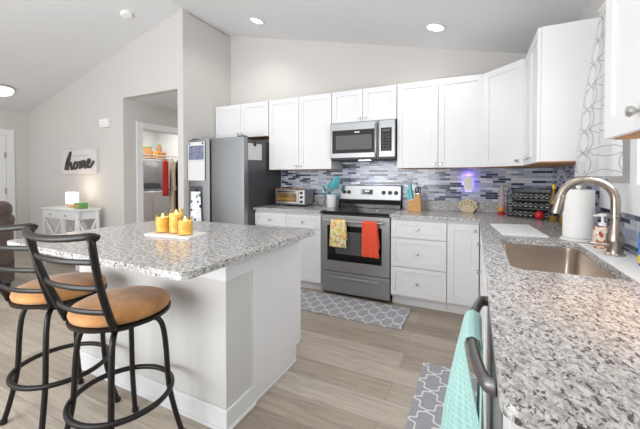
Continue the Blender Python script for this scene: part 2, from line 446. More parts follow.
# sign wall with hall opening, gable shaped
OX0, OX1, OZ = -4.53, -3.43, 2.413
struct('wall_left', xz_prism([(LX, 0), (OX0, 0), (OX0, OZ), (OX1, OZ), (OX1, 0), (RIDGE_X, 0), (RIDGE_X, RIDGE_Z), (LX, cz(LX))], LY, LY+.1), 'wall_paint', 'greige gable wall with the home sign and the hall opening', 'wall')
struct('wall_nook', MB().box(-3.43, RIDGE_X, LY+.1, BY, 0, 3.385), 'wall_paint', 'greige wall return beside the refrigerator', 'wall')
struct('wall_far_left', MB().box(LX-.1, LX, -1.3, LY+.1, 0, cz(LX)), 'wall_paint', 'greige wall with the white door at far left', 'wall')
struct('wall_light_blocker', MB().box(-.35, RX, -1.3, -1.2, 0, 2.45), 'wall_paint', 'added greige wall behind the camera blocking light on the sink side', 'wall')  # unseen wall added to keep light off the near right cabinet
# hall behind the opening
h = MB()
HX = OX0
DY0, DY1, DZ = 3.20, 4.02, 2.02
h.prism([(LY+.1, 0), (DY0, 0), (DY0, DZ), (DY1, DZ), (DY1, 0), (5.2, 0), (5.2, OZ), (LY+.1, OZ)], HX-.12, HX, tf=lambda x, y, z: (z, x, y))
struct('wall_hall', h, 'wall_paint', 'greige hall wall with the laundry doorway', 'wall')
struct('wall_hall_end', MB().box(HX-.12, -3.43, 5.2, 5.3, 0, OZ), 'wall_paint', 'greige wall at the end of the hall', 'wall')
struct('wall_hall_right', MB().box(-3.43, -3.33, BY+.1, 5.2, 0, OZ), 'wall_paint', 'greige wall on the right of the hall', 'wall')
struct('ceiling_hall', MB().box(-6.3, -3.431, LY+.1, 5.3, OZ, OZ+.06), 'ceiling_paint', 'flat white ceiling over hall and laundry', 'ceiling')
lw = MB().box(-6.3, -6.2, LY+.1, 4.8, 0, OZ).box(-6.2, HX-.12, 4.7, 4.8, 0, OZ)
struct('wall_laundry', lw, 'white_trim', 'white walls of the laundry closet', 'wall')
# casings
t1 = MB().box(HX, HX+.018, DY0-.1, DY0, 0, DZ+.09).box(HX, HX+.018, DY1, DY1+.1, 0, DZ+.09).box(HX, HX+.018, DY0, DY1, DZ, DZ+.09)
t1.box(HX-.12, HX, DY0, DY0+.012, 0, DZ).box(HX-.12, HX, DY1-.012, DY1, 0, DZ).box(HX-.12, HX, DY0+.012, DY1-.012, DZ-.012, DZ)
struct('trim_1', t1, 'white_trim', 'white casing around the laundry doorway', 'door casing', bevel=.003)
t2 = MB().box(LX, LX+.02, 2.60, 2.71, 0, 2.10).box(LX, LX+.02, 1.66, 1.77, 0, 2.10).box(LX, LX+.02, 1.77, 2.60, 2.0, 2.10)
struct('trim_2', t2, 'white_trim', 'white casing around the door at far left', 'door casing', bevel=.003)
d1 = struct('door_1', MB().box(LX+.001, LX+.012, 1.775, 2.595, .01, 1.995), 'white_trim', 'white interior door at far left edge', 'door')
dd = MB()
for (z0, z1) in ((.25, .95), (1.1, 1.85)):
    for (y0, y1) in ((1.87, 2.13), (2.24, 2.5)): dd.prism(rrect(y0, y1, z0, z1, 0), LX+.012, LX+.018, [rrect(y0+.03, y1-.03, z0+.03, z1-.03, 0)], tf=lambda x, y, z: (z, x, y))
dd.build('moulding', 'white_trim', d1)
for z in (.3, 1.05, 1.66): MB().box(LX+.012, LX+.03, 2.575, 2.598, z-.05, z+.05).build('hinge', 'nickel', d1)
MB().lathe([(.012, 0), (.012, .03), (.028, .04), (.03, .06), (.02, .07), (0, .072)], (LX+.012, 1.84, .95), 16, 'x').build('door_knob', 'nickel', d1, smooth=True)
struct('baseboard_left', MB().box(LX, OX0, LY-.014, LY, 0, .11), 'white_trim', 'white baseboard under the home sign wall', 'baseboard', bevel=.004)
struct('baseboard_far_left', MB().box(LX, LX+.014, 2.71, LY-.014, 0, .11), 'white_trim', 'white baseboard next to the door at far left', 'baseboard', bevel=.004)
struct('baseboard_hall', MB().box(HX, HX+.014, LY+.0, DY0-.1, 0, .11), 'white_trim', 'white baseboard in the hall', 'baseboard', bevel=.004)

# window over the sink
wn = struct('window_1', MB().prism(rrect(WY0, WY1, WZ0, WZ1, 0), RX+.03, RX+.09, [rrect(WY0+.045, WY1-.045, WZ0+.045, WZ1-.045, 0)], tf=lambda x, y, z: (z, x, y)), 'white_trim', 'white framed window above the sink', 'window')
MB().box(RX+.045, RX+.075, WY0+.045, WY1-.045, 1.70, 1.745).build('meeting_rail', 'white_trim', wn)
MB().box(RX+.058, RX+.062, WY0+.045, WY1-.045, WZ0+.045, WZ1-.045).build('pane', 'clear_glass', wn)
t3 = MB().box(RX-.022, RX, WY1, WY1+.08, WZ0-.02, WZ1+.08).box(RX-.022, RX, WY0-.06, WY0, WZ0+.1, WZ1+.08).box(RX-.022, RX, WY0, WY1, WZ1, WZ1+.08)
struct('trim_3', t3, 'white_trim', 'white flat casing around the sink window', 'window casing', bevel=.003)
struct('trim_4', MB().box(RX-.035, RX, .62, 2.392, 1.106, 1.25), 'white_trim', 'deep white apron below the sink window', 'window apron', bevel=.004)

# tile
tag(MB().box(-2.42, RX-.001, BY-.008, BY-.0005, .915, 1.3745).box(-1.514, -.761, BY-.008, BY-.0005, 1.3745, 1.50).build('tile_backsplash', 'mosaic_back'), 'grey blue glass mosaic tile behind range and counter', 'backsplash')
rb = MB().box(RX-.008, RX-.0005, .6, BY-.009, .915, 1.105).box(RX-.008, RX-.0005, 2.393, BY-.009, 1.105, 1.372)
tag(rb.build('tile_backsplash', 'mosaic_right'), 'grey blue mosaic tile on the wall behind the faucet', 'backsplash')

# ------------------------------------------------------------------ cabinets
def knob_mb(x, z, y=-.02):
    return MB().lathe([(.006, 0), (.005, -.012), (.011, -.018), (.0145, -.024), (.0125, -.030), (0, -.032)], (x, y, z), 16, 'y')
def door_mb(x0, x1, z0, z1, fw=.06):
    g = MB(); g.box(x0+fw, x1-fw, -.012, -.001, z0+fw, z1-fw)
    g.prism(rrect(x0, x1, z0, z1, 0), -.02, -.001, [rrect(x0+fw, x1-fw, z0+fw, z1-fw, 0)], tf=lambda x, y, z: (x, z, y))
    return g
def front(par, kind, x0, x1, z0, z1, knob=None, fw=None):
    g = .0025
    o = door_mb(x0+g, x1-g, z0+g, z1-g, fw or (.058 if kind == 'door' else .045)).build(kind, 'cabinet_white', par, bevel=.0018)
    if knob: knob_mb(*knob).build('knob', 'nickel', o, smooth=True)
    return o
def cabinet(label, loc, rotz, w, h, d, fronts, cat='cabinet', name='wall_cabinet', toe=False, z0=0, hollow=False, group=None, under='tan_wood'):
    t = thing(name, label, cat, loc, rotz, group)
    b = MB(); zb = .10 if toe else 0
    if hollow:
        th = .018
        b.box(0, th, 0, d, zb, h).box(w-th, w, 0, d, zb, h).box(th, w-th, 0, d, zb, zb+th).box(th, w-th, d-.006, d, zb+th, h).box(th, w-th, 0, .018, zb+th, .14)
    else: b.box(0, w, 0, d, zb+(0 if toe else .006), h)
    b.build('body', 'cabinet_white', t, bevel=.0012)
    if toe: MB().box(0, w, .06, .078, 0, .0995).build('toe_kick', 'cabinet_white', t)
    elif under: MB().box(.002, w-.002, .004, d-.002, 0, .0055).build('bottom_panel', under, t)
    for f in fronts: front(t, *f)
    return t
UB, UT, UF = 1.376, 2.275, 3.477
H = UT-UB
UD = BY-.012-UF
g = 'white shaker wall cabinets'
# over the fridge
w = .905
cabinet('short white two-door wall cabinet above the refrigerator', (-3.318, UF, 1.817), 0, w, UT-1.817, UD, [('door', 0, w/2, 0, UT-1.817, (w/2-.035, .05)), ('door', w/2, w, 0, UT-1.817, (w/2+.035, .05))])
w = .885
cabinet('tall white two-door wall cabinet above the toaster oven', (-2.406, UF, UB), 0, w, H, UD, [('door', 0, w/2, 0, H, (w/2-.032, .045)), ('door', w/2, w, 0, H, (w/2+.032, .045))])
w = .757
MZ = 1.905
cabinet('short white two-door wall cabinet above the microwave', (-1.517, UF, MZ), 0, w, UT-MZ, UD, [('door', 0, w/2, 0, UT-MZ, (w/2-.032, .035)), ('door', w/2, w, 0, UT-MZ, (w/2+.032, .035))])
w = .832
cabinet('tall white two-door wall cabinet right of the microwave', (-.755, UF, UB), 0, w, H, UD, [('door', 0, w/2, 0, H, (w/2-.032, .04)), ('door', w/2, w, 0, H, (w/2+.032, .04))])
# diagonal corner cabinet
A, B = Vector((.082, UF)), Vector((.378, 3.172))
t = thing('corner_wall_cabinet', 'white single-door corner wall cabinet set at an angle', 'cabinet', (A.x, A.y, UB), 0)
ang = math.atan2(B.y-A.y, B.x-A.x); L = (B-A).length
body = [(0, 0), (B.x-A.x, B.y-A.y), (RX-.012-A.x, B.y-A.y), (RX-.012-A.x, BY-.012-A.y), (0, BY-.012-A.y)]
MB().prism(body, .006, H).build('body', 'cabinet_white', t, bevel=.0012)
MB().prism([(x*.99+.002, y*.99+.002) for x, y in body], 0, .0055).build('bottom_panel', 'tan_wood', t)
dr = door_mb(.004, L-.004, .0025, H-.0025, .058).build('door', 'cabinet_white', t, bevel=.0018); dr.rotation_euler = (0, 0, ang)
knob_mb(L-.045, .045).build('knob', 'nickel', dr, smooth=True)
# sink-wall cabinets (local x runs toward the camera)
R90 = -PI/2
wl = 3.168-2.485
t = cabinet('tall white wall cabinet with broad blank side next to the curtain', (.38, 3.168, UB), R90, wl, H-.03, RX-.012-.38, [('door', 0, wl/2, 0, H-.03, (wl/2-.032, .045)), ('door', wl/2, wl, 0, H-.03, (wl/2+.032, .045))])
wn_ = .6
cabinet('white wall cabinet cut by the upper right frame edge', (.38, 1.285, 1.394), R90, wn_, H+.0, RX-.012-.38, [('door', 0, wn_/2, 0, H, (wn_/2-.04, .045)), ('door', wn_/2, wn_, 0, H, (wn_/2+.04, .045))])

# base cabinets
BF, CH = 3.198, .883
BD = BY-.002-BF
w = .898
cabinet('white base cabinet with two drawers under the toaster oven', (-2.424, BF, 0), 0, w, CH, BD,
        [('drawer', 0, w/2, .70, CH-.025, (w/4, .777)), ('drawer', w/2, w, .70, CH-.025, (w*.75, .777)), ('door', 0, w/2, .105, .695, (w/2-.04, .64)), ('door', w/2, w, .105, .695, (w/2+.04, .64))], name='base_cabinet', toe=True)
w = .522
cabinet('white three-drawer base cabinet right of the stove', (-.752, BF, 0), 0, w, CH, BD,
        [('drawer', 0, w, .685, CH-.025, (w/2, .777)), ('drawer', 0, w, .40, .68, (w/2, .54)), ('drawer', 0, w, .115, .395, (w/2, .25))], name='base_cabinet', toe=True)
w = .268
cabinet('white narrow base cabinet with one tall door in the corner', (-.228, BF, 0), 0, w, CH, BD,
        [('door', 0, w, .115, CH-.025, (w-.035, .80))], name='base_cabinet', toe=True)
FX = .066
RD = RX-.012-FX
t = thing('base_cabinet', 'white blind corner base cabinet under the jar rack', 'cabinet', (FX, 3.196, 0), R90)
MB().box(-.58, -.004, 0, RD, .1, CH).box(-.004, .09, -.02, RD, .1, CH).build('body', 'cabinet_white', t, bevel=.0012)
MB().box(-.5, .09, .06, .078, 0, .0995).build('toe_kick', 'cabinet_white', t)
w = .70
cabinet('white drawer base cabinet left of the sink along the sink run', (FX, 3.102, 0), R90, w, CH, RD,
        [('drawer', 0, w, .685, CH-.025, (w*.72, .79)), ('drawer', 0, w, .40, .68, (w*.72, .59)), ('drawer', 0, w, .115, .395, (w*.72, .25))], name='base_cabinet', toe=True)
w = 1.04
cabinet('white two-door sink base cabinet between drawers and dishwasher', (FX, 2.398, 0), R90, w, CH, RD,
        [('drawer', 0, w/2, .70, CH-.025), ('drawer', w/2, w, .70, CH-.025), ('door', 0, w/2, .115, .695, (w/2-.04, .62)), ('door', w/2, w, .115, .695, (w/2+.04, .62))], name='base_cabinet', toe=True, hollow=True)
tag(MB().box(.055, RX-.012, .62, .742, 0, CH).build('end_panel', 'cabinet_white', bevel=.002), 'white end panel closing the counter run next to the dishwasher', 'panel')

# ------------------------------------------------------------------ countertops
CT0, CT1 = .8845, .915
t = thing('countertop', 'speckled grey granite countertop left of the stove', 'countertop', (-2.427, 3.145, CT0))
MB().prism(rrect(0, .904, 0, BY-.012-3.145, (0, 0, .012, .004)), 0, CT1-CT0).build('slab', 'granite', t, bevel=.004)
MB().box(.02, .904, BY-.03-3.145, BY-.012-3.145, CT1-CT0, .135).build('backsplash_lip', 'granite', t, bevel=.002)
t = thing('countertop', 'large L-shaped granite countertop with the undermount sink', 'countertop', (0, 0, CT0))
yN = .585
outer = [(-.756, 3.145), (.028, 3.145), (.041, 3.132)]
for k in range(7):
    a = math.radians(180+90*k/6); outer.append((.041+.04+.04*math.cos(a), yN+.04+.04*math.sin(a)))
outer += [(RX-.012, yN), (RX-.012, BY-.012), (-.756, BY-.012)]
hole = rrect(.135, .505, 1.49, 2.21, (.05, .05, .05, .025))
MB().prism(outer, 0, CT1-CT0, [hole]).build('slab', 'granite', t, bevel=.004)
MB().box(-.756, RX-.012, BY-.03, BY-.012, CT1-CT0, .135).build('backsplash_lip', 'granite', t, bevel=.002)

# ------------------------------------------------------------------ sink
t = thing('kitchen_sink', 'stainless steel undermount sink set in the granite counter', 'sink', (.3175, 1.855, .66))
s = MB(); rings = []
for (e, r, z) in ((.03, .07, .223), (.004, .05, .223), (.002, .048, .20), (-.006, .045, .05), (-.018, .05, .02), (-.05, .06, .004), (-.12, .03, 0)):
    pts = rrect(-.1825-e, .1825+e, -.355-e, .355+e, max(r, .01))
    rings.append([s.bm.verts.new((x, y, z)) for x, y in pts])
for A_, B_ in zip(rings, rings[1:]):
    n = len(A_)
    for k in range(n): s.bm.faces.new([A_[k], A_[(k+1) % n], B_[(k+1) % n], B_[k]])
s.bm.faces.new(rings[-1])
s.build('basin', 'sink_steel', t, smooth=True)
MB().lathe([(0, .004), (.02, .003), (.035, .004), (.045, .007), (.046, .001)], (0, 0, .0), 24).build('drain', 'nickel', t, smooth=True)

# faucet
t = thing('kitchen_faucet', 'brushed nickel gooseneck faucet behind the sink', 'faucet', (.588, 1.93, .915))
MB().lathe([(.038, .0005), (.038, .006), (.031, .012), (.029, .03), (.034, .06), (.035, .075), (.029, .10), (.0205, .14), (.0165, .17), (.0215, .172), (.0215, .182), (.0195, .184), (.0195, .19)], (0, 0, 0), 24).build('body', 'faucet_nickel', t, smooth=True)
path = [(0, 0, .18), (0, 0, .25)]
Rr = .105
for k in range(0, 15):
    a = math.radians(180*k/14*.93); path.append((-Rr+Rr*math.cos(a), 0, .25+Rr*math.sin(a)*.95))
MB().tube(path, .0185, 14).build('spout', 'faucet_nickel', t, smooth=True)
e = Vector(path[-1]); dv = Vector((-.018, 0, -.088))
sp = MB().tube([e+dv*-.05, e+dv*.05, e+dv*.3, e+dv*.75, e+dv*1.0], [.0190, .0215, .0215, .026, .025], 16).build('spray_head', 'faucet_nickel', t, smooth=True)
MB().box(e.x-.045, e.x-.036, -.008, .008, e.z-.085, e.z-.045).build('button', 'black_plastic', sp)
MB().tube([(0, 0, .045), (-.028, -.01, .046), (-.05, -.012, .047), (-.085, -.015, .05), (-.10, -.016, .052)], [.012, .012, .007, .006, .005], 12).build('lever_handle', 'faucet_nickel', t, smooth=True)

# ------------------------------------------------------------------ stove
SX, SW = -1.5185, .757
t = thing('stove', 'stainless steel electric range with black glass top', 'stove', (SX, 3.178, 0))
MB().box(.002, SW-.002, .03, .595, .03, .893).build('body', 'black_plastic', t, bevel=.003)
MB().box(0, SW, .0, .028, .262, .872).build('oven_door', 'steel', t, bevel=.006)
od = [o for o in bpy.data.objects if o.parent == t and o.name.startswith('oven_door')][0]
MB().box(.072, SW-.082, -.002, .001, .382, .762).build('window', 'black_glass', od, bevel=.001)
MB().box(.17, SW-.18, -.0035, -.001, .46, .70).build('inner_window', 'grey_glass', od)
hb = MB().tube([(.05, -.05, .818), (SW-.05, -.05, .818)], .0125, 12)
hb.bar((.07, -.05, .818), (.07, .0, .812), .02, .02).bar((SW-.07, -.05, .818), (SW-.07, .0, .812), .02, .02)
hb.build('handle', 'steel', od, smooth=True)
dw = MB().box(0, SW, .0, .028, .035, .255).build('drawer', 'steel', t, bevel=.006)
MB().box(.07, SW-.09, -.022, .001, .192, .214).build('handle', 'steel', dw, bevel=.007)
MB().box(0, SW, -.012, .56, .894, .914).build('cooktop', 'black_glass', t, bevel=.004)
for (x, y, r) in ((.2, .16, .09), (.2, .40, .075), (.56, .16, .075), (.56, .40, .10)):
    ring = [(x+r*math.cos(2*PI*k/40), y+r*math.sin(2*PI*k/40), .9142) for k in range(40)]; MB().tube(ring, .0012, 4, True).build('burner_ring', 'grey_glass', t)
bgd = MB().box(.0, SW, .50, .597, .915, 1.012).build('backguard_base', 'black_glass', t, bevel=.003)
bp = MB().prism([(.520, 1.013), (.528, 1.178), (.545, 1.186), (.597, 1.186), (.597, 1.013)], .0, SW, tf=lambda x, y, z: (z, x, y)).build('control_panel', 'steel', t, bevel=.003)
for x in (.065, .125, SW-.20, SW-.125, SW-.055):
    kn = MB().lathe([(.024, 0), (.024, -.006), (.019, -.008), (.017, -.03), (0, -.031)], (x, .524, 1.10), 18, 'y').build('knob', 'black_plastic', bp, smooth=True)
MB().box(.285, .425, .518, .524, 1.075, 1.135).build('display', 'black_glass', bp)
dg = MB()
for k, x in enumerate((.335, .347, .363, .375)): dg.box(x, x+.008, .5165, .518, 1.108, 1.122)
dg.build('clock_digits', 'display_glow', bp)
db = MB()
for k in range(4):
    for x in (.295, .31, .40, .412): db.box(x, x+.006, .517, .518, 1.083+.012*k, 1.088+.012*k)
db.build('display_buttons', 'grey_glass', bp)

# towels
def drape(name, label, mat, x0, x1, y, z, front, back, cat='towel', amp=.004, flare=0, thick=.004, tf=None, rbar=.016, seedv=0, skew=0, n=3):
    ph = seedv
    def fn(u, v):
        tot = front+back+PI*rbar; s_ = v*tot
        x = x0+(x1-x0)*u
        w = amp*math.sin(u*PI*2*n+ph)
        if s_ < back: yy = y+rbar; zz = z-(back-s_); k = (back-s_)/max(back, .01)
        elif s_ < back+PI*rbar:
            a = (s_-back)/rbar; yy = y+rbar*math.cos(a); zz = z+rbar*math.sin(a); k = 0
        else: dd_ = s_-back-PI*rbar; yy = y-rbar; zz = z-dd_; k = -dd_/front
        yy += w*abs(k)*(1 if k < 0 else .3) + (flare*k*abs(k) if k < 0 else 0)
        x += (u-.5)*.03*abs(k)+skew*abs(k)
        p = (x, yy, zz)
        return tf(*p) if tf else p
    m = MB().grid(fn, 24, 40, (abs(x1-x0), front+back))
    return tag(m.build(name, mat, smooth='all', solid=thick), label, cat)
HY, HZ = 3.178-.05, .818
drape('dish_towel', 'citrus print towel hanging left on the oven handle', 'citrus_print', -1.378, -1.215, HY, HZ, .275, .2, amp=.003)
drape('dish_towel', 'coral orange towel hanging right on the oven handle', 'coral_waffle', -1.03, -.878, HY, HZ, .345, .26, amp=.006, seedv=1, skew=.01)

# ------------------------------------------------------------------ microwave
t = thing('microwave_oven', 'stainless over-the-range microwave mounted under the short cabinet', 'microwave', (-1.515, 3.40, 1.478))
MW, MH = .752, .418
MB().box(0, MW, .025, .385, 0, MH).build('body', 'black_plastic', t, bevel=.003)
d_ = MB().box(0, .575, 0, .024, .02, MH).build('door', 'steel', t, bevel=.005)
MB().box(.03, .545, -.003, .001, .075, .335).build('window_frame', 'black_glass', d_)
MB().box(.075, .50, -.0045, -.002, .115, .275).build('window', 'grey_glass', d_)
MB().box(.30, .36, -.0045, -.002, .30, .312).build('badge', 'nickel', d_)
MB().tube(spline([(.553, .0, .03), (.553, -.035, .06), (.553, -.045, .2), (.553, -.035, .36), (.553, .0, .395)], 6), .011, 10, sx=1.2).build('handle', 'steel', d_, smooth=True)
cp = MB().box(.577, MW, 0, .024, .02, MH).build('control_panel', 'steel', t, bevel=.005)
MB().box(.60, MW-.035, -.003, .001, .085, .335).build('keypad', 'black_glass', cp)
for i in range(3):
    for j in range(6): MB().box(.618+.03*i, .634+.03*i, -.0045, -.002, .105+.03*j, .115+.03*j).build('key', 'grey_glass', cp)
MB().box(.615, .70, -.0045, -.002, .295, .318).build('display', 'grey_glass', cp)
MB().box(.01, MW-.01, .03, .37, -.004, -.0005).build('vent_panel', 'dark_gap', t)
MB().box(.33, .46, .05, .11, -.008, -.0045).build('task_light', 'hood_light', t)
d = bpy.data.lights.new('hood_lamp', 'SPOT'); d.energy = 5; d.color = (.92, .93, 1); d.spot_size = 2.6; d.spot_blend = .7; d.shadow_soft_size = .04
o = bpy.data.objects.new('hood_lamp', d); o.parent = t; o.location = (.395, .08, -.012); col.objects.link(o)

# ------------------------------------------------------------------ refrigerator
FXL, FY = -3.322, 2.99
FW = .892; FH = 1.735
t = thing('refrigerator', 'stainless side-by-side refrigerator with dark grey sides', 'refrigerator', (FXL, FY, 0))
MB().box(0, FW, .072, .79, .02, FH).build('body', 'fridge_side', t, bevel=.004)
def curved_door(x0, x1, z0, z1):
    m = MB(); top = []
    n = 14; pts = []
    for k in range(n+1):
        u = k/n; pts.append((x0+(x1-x0)*u, -.016*math.sin(PI*u)**.6))
    poly = pts+[(x1, .065), (x0, .065)]
    m.prism(poly, z0, z1); return m
fd = curved_door(.002, .352, .06, FH+.022).build('freezer_door', 'steel_fridge', t, smooth=True)
rd = curved_door(.385, FW-.002, .06, FH+.022).build('fridge_door', 'steel_fridge', t, smooth=True)
MB().box(.352, .385, .03, .07, .06, FH+.01).build('handle_recess', 'dark_gap', t)
MB().box(.04, .25, -.018, .0, .85, 1.17).build('ice_dispenser', 'fridge_side', fd, bevel=.006)
MB().box(.03, .12, .02, .09, FH+.0225, FH+.04).build('hinge_cap', 'dark_gap', fd, bevel=.004)
MB().box(FW-.12, FW-.02, .02, .09, FH+.0225, FH+.04).build('hinge_cap', 'dark_gap', rd, bevel=.004)
MB().box(.02, FW-.02, .02, .07, .0, .055).build('kick_grille', 'dark_gap', t)
# things hung on it
cy_ = FY-.020
t = thing('wall_calendar', 'paper calendar with photo top hanging on the freezer door', 'calendar', (-3.318, cy_, 1.24))
MB().box(.0, .29, -.002, 0, 0, .245).build('page', 'paper', t)
MB().box(.0, .29, -.002, 0, .248, .485).build('picture_page', 'paper', t)
MB().box(.015, .275, -.003, -.002, .262, .44).build('picture', 'photo_print', t)
cg = MB()
for i in range(8): cg.box(.02+.035*i, .021+.035*i, -.0028, -.002, .03, .2)
for i in range(6): cg.box(.02, .265, -.0028, -.002, .03+.034*i, .031+.034*i)
cg.build('date_grid', 'sign_board', t)
for x in (.03, .26): MB().lathe([(.012, -.002), (.012, -.008), (0, -.009)], (x, 0, .465), 14, 'y').build('magnet', 'black_plastic', t)
def fn(u, v):
    return (-3.255+.165*u+(u-.5)*.03*v, cy_-.012-.006*math.sin(u*9), 1.10-.42*v)
tag(MB().grid(fn, 16, 12, (.18, .42)).build('hand_towel', 'flower_print', smooth='all', solid=.003), 'white hand towel with dark floral print hanging on the freezer door', 'towel')
o = tag(MB().lathe([(.02, 0), (.02, -.012), (.014, -.016), (0, -.017)], (-3.172, cy_+.003, 1.12), 14, 'y').build('magnet_clip', 'black_plastic', smooth=True), 'dark round magnet clip above the floral hand towel', 'magnet')
t = thing('note', 'white paper note clipped to the right side of the refrigerator', 'note', (FXL+FW+.001, 3.06, 1.49))
MB().prism(rrect(0, .27, 0, .2, .004), 0, .0015, tf=lambda x, y, z: (z, x, y+.02*x)).build('sheet', 'paper', t)
MB().box(.0016, .012, .10, .15, .17, .225).build('clip', 'black_plastic', t, bevel=.003)

# ------------------------------------------------------------------ island
t = thing('kitchen_island', 'white and greige kitchen island base with baseboard', 'island', (0, 0, 0))
IX0, IX1, IY0 = -2.40, -1.12, 1.232
MB().box(IX0, IX1, IY0, 1.43, 0, .79).box(IX0, IX1, IY0, 1.43, .79, .883).build('half_wall', 'island_paint', t)
MB().box(IX0-.012, IX1+.012, IY0-.012, 1.442, .762, .883).build('cap_trim', 'white_trim', t, bevel=.003)
bb = MB().box(IX0-.014, IX1+.014, IY0-.014, IY0, 0, .11).box(IX1, IX1+.014, IY0, 1.445, 0, .11).box(IX0-.014, IX0, IY0, 1.445, 0, .11)
bb.build('baseboard', 'white_trim', t, bevel=.005)
sh = MB().box(IX0-.026, IX1+.026, IY0-.026, IY0-.014, 0, .018).box(IX1+.014, IX1+.026, IY0-.014, 1.445, 0, .018).box(IX1+.004, IX1+.014, 1.446, 1.92, 0, .018)
sh.build('shoe_moulding', 'white_trim', t, bevel=.005)
MB().box(IX0, IX1-.004, 1.4305, 1.985, .11, .883).box(IX0, IX1-.004, 1.4305, 1.93, 0, .11).build('cabinet_body', 'cabinet_white', t)
MB().box(IX1-.004, IX1+.002, 1.444, 1.93, 0, .883).box(IX1-.004, IX1+.002, 1.93, 1.985, .105, .883).build('side_panel', 'cabinet_white', t)
for i in range(3):
    wd = (IX1-IX0)/3
    dr = door_mb(.003, wd-.003, .115, .86, .058).build('door', 'cabinet_white', t, bevel=.0018); dr.rotation_euler = (0, 0, PI); dr.location = (IX1-wd*i, 1.986, 0)
    knob_mb(wd-.04, .78).build('knob', 'nickel', dr, smooth=True)
ctop = MB().prism(rrect(-2.43, -.988, .862, 1.962, (.012, .012, .04, .04)), CT0, CT1).build('island_countertop', 'granite', bevel=.005)
tag(ctop, 'grey speckled granite slab on top of the island', 'countertop')

# candles on tray
t = thing('candle_tray', 'white rectangular tray under the three amber candles', 'tray', (-1.69, 1.415, CT1+.0005), .10)
tr_ = MB().prism(rrect(-.175, .175, -.085, .085, .012), 0, .014).build('base', 'white_ceramic', t, bevel=.003)
for i, (x, y, hh, lb) in enumerate(((-1.798, 1.405, .118, 'mid-height amber flameless candle, leftmost of three on the tray'), (-1.700, 1.425, .15, 'tallest amber flameless candle in the middle of the tray'), (-1.592, 1.40, .106, 'shortest amber flameless candle, rightmost of three on the tray'))):
    k = thing('flameless_candle', lb, 'candle', (x, y, CT1+.0155), 0, 'amber candles on the island tray')
    MB().lathe([(.043, 0), (.045, .004), (.045, hh), (.0425, hh), (.0425, .004), (0, .003)], (0, 0, 0), 28).build('glass_jar', 'amber_glass', k, smooth=True)
    MB().lathe([(.041, .0045), (.041, hh*.80), (.036, hh*.8-.006), (.012, hh*.8-.009), (0, hh*.8-.009)], (0, 0, 0), 28).build('wax', 'candle_wax', k, smooth=True)
    MB().lathe([(.004, hh*.8-.009), (.008, hh*.8), (.0075, hh*.8+.008), (.003, hh*.8+.022), (0, hh*.8+.026)], (0, 0, 0), 12).build('flame', 'flame', k, smooth=True)

# ------------------------------------------------------------------ bar stools
def make_stool(label, loc, rz):
    t = thing('bar_stool', label, 'bar stool', loc, rz, 'bar stools at the island')
    # round seat, slightly domed
    MB().lathe([(.185, .662), (.199, .669), (.204, .684), (.198, .702), (.165, .718), (.10, .726), (0, .728)], (0, 0, 0), 40).build('seat', 'tan_suede', t, smooth='all')
    MB().lathe([(.12, .634), (.19, .640), (.206, .647), (.208, .660), (.195, .6615), (0, .6615)], (0, 0, 0), 40).build('seat_pan', 'dark_bronze', t, smooth=True)
    MB().lathe([(.09, .595), (.10, .60), (.10, .633), (0, .6335)], (0, 0, 0), 24).build('swivel_plate', 'dark_bronze', t, smooth=True)
    for a in (45, 135, 225, 315):
        c_, s_ = math.cos(math.radians(a)-rz), math.sin(math.radians(a)-rz)
        prof = [(.085, .615), (.140, .605), (.170, .56), (.185, .45), (.196, .27), (.226, .12), (.256, .012)]
        pts = spline([(r*c_, r*s_, z) for r, z in prof], 5)
        lg = MB().tube(pts, .0125, 10).build('leg', 'dark_bronze', t, smooth='all')
        MB().lathe([(.015, 0), (.0165, .004), (.0165, .02), (.013, .022)], (  .257*c_, .257*s_, 0), 14).build('foot_cap', 'black_plastic', lg, smooth=True)
    ring = [(.209*math.cos(2*PI*k/48), .209*math.sin(2*PI*k/48), .268) for k in range(48)]
    MB().tube(ring, .0125, 10, True).build('foot_ring', 'dark_bronze', t, smooth='all')
    # back: two flat posts leaning outwards, three bowed slats and a top rail
    def bk(fr, side):       # point on a post
        hw = .153+.047*fr; yb = -.145-.120*fr-.012*math.sin(PI*fr); return Vector((side*hw, yb, .652+.405*fr))
    for sd in (-1, 1):
        pts = [bk(f, sd) for f in [i/12 for i in range(13)]]
        MB().tube(pts, .016, 8, sx=.62, up=(0, 1, 0)).build('back_post', 'dark_bronze', t, smooth='all')
    def slat(fr, bow, drop, hgt):
        a, b = bk(fr, -1), bk(fr, 1); pts = []
        for i in range(17):
            u = i/16; p = a.lerp(b, u); q = 4*u*(1-u); p.y -= bow*q; p.z -= drop*q; pts.append(p)
        return MB().tube(pts, hgt, 8, sx=.42)
    for fr in (.22, .49, .76):
        slat(fr, .035, .0, .0118).build('slat', 'dark_bronze', t, smooth='all')
    a, b = bk(1, -1), bk(1, 1)
    pts = [a+Vector((-.004, .022, -.004)), a+Vector((-.003, .010, .003))]
    for i in range(17):
        u = i/16; p = a.lerp(b, u); q = 4*u*(1-u); p.y -= .05*q; p.z -= .012*q-.006; pts.append(p)
    pts += [b+Vector((.003, .010, .003)), b+Vector((.004, .022, -.004))]
    MB().tube(pts, .0140, 10).build('top_rail', 'dark_bronze', t, smooth='all')
    return t
make_stool('nearer bronze bar stool with tan seat, right of the two at the island', (-1.482, .938, 0), math.radians(4))
make_stool('bronze bar stool with tan seat cut by the left frame edge', (-2.012, .945, 0), math.radians(9))

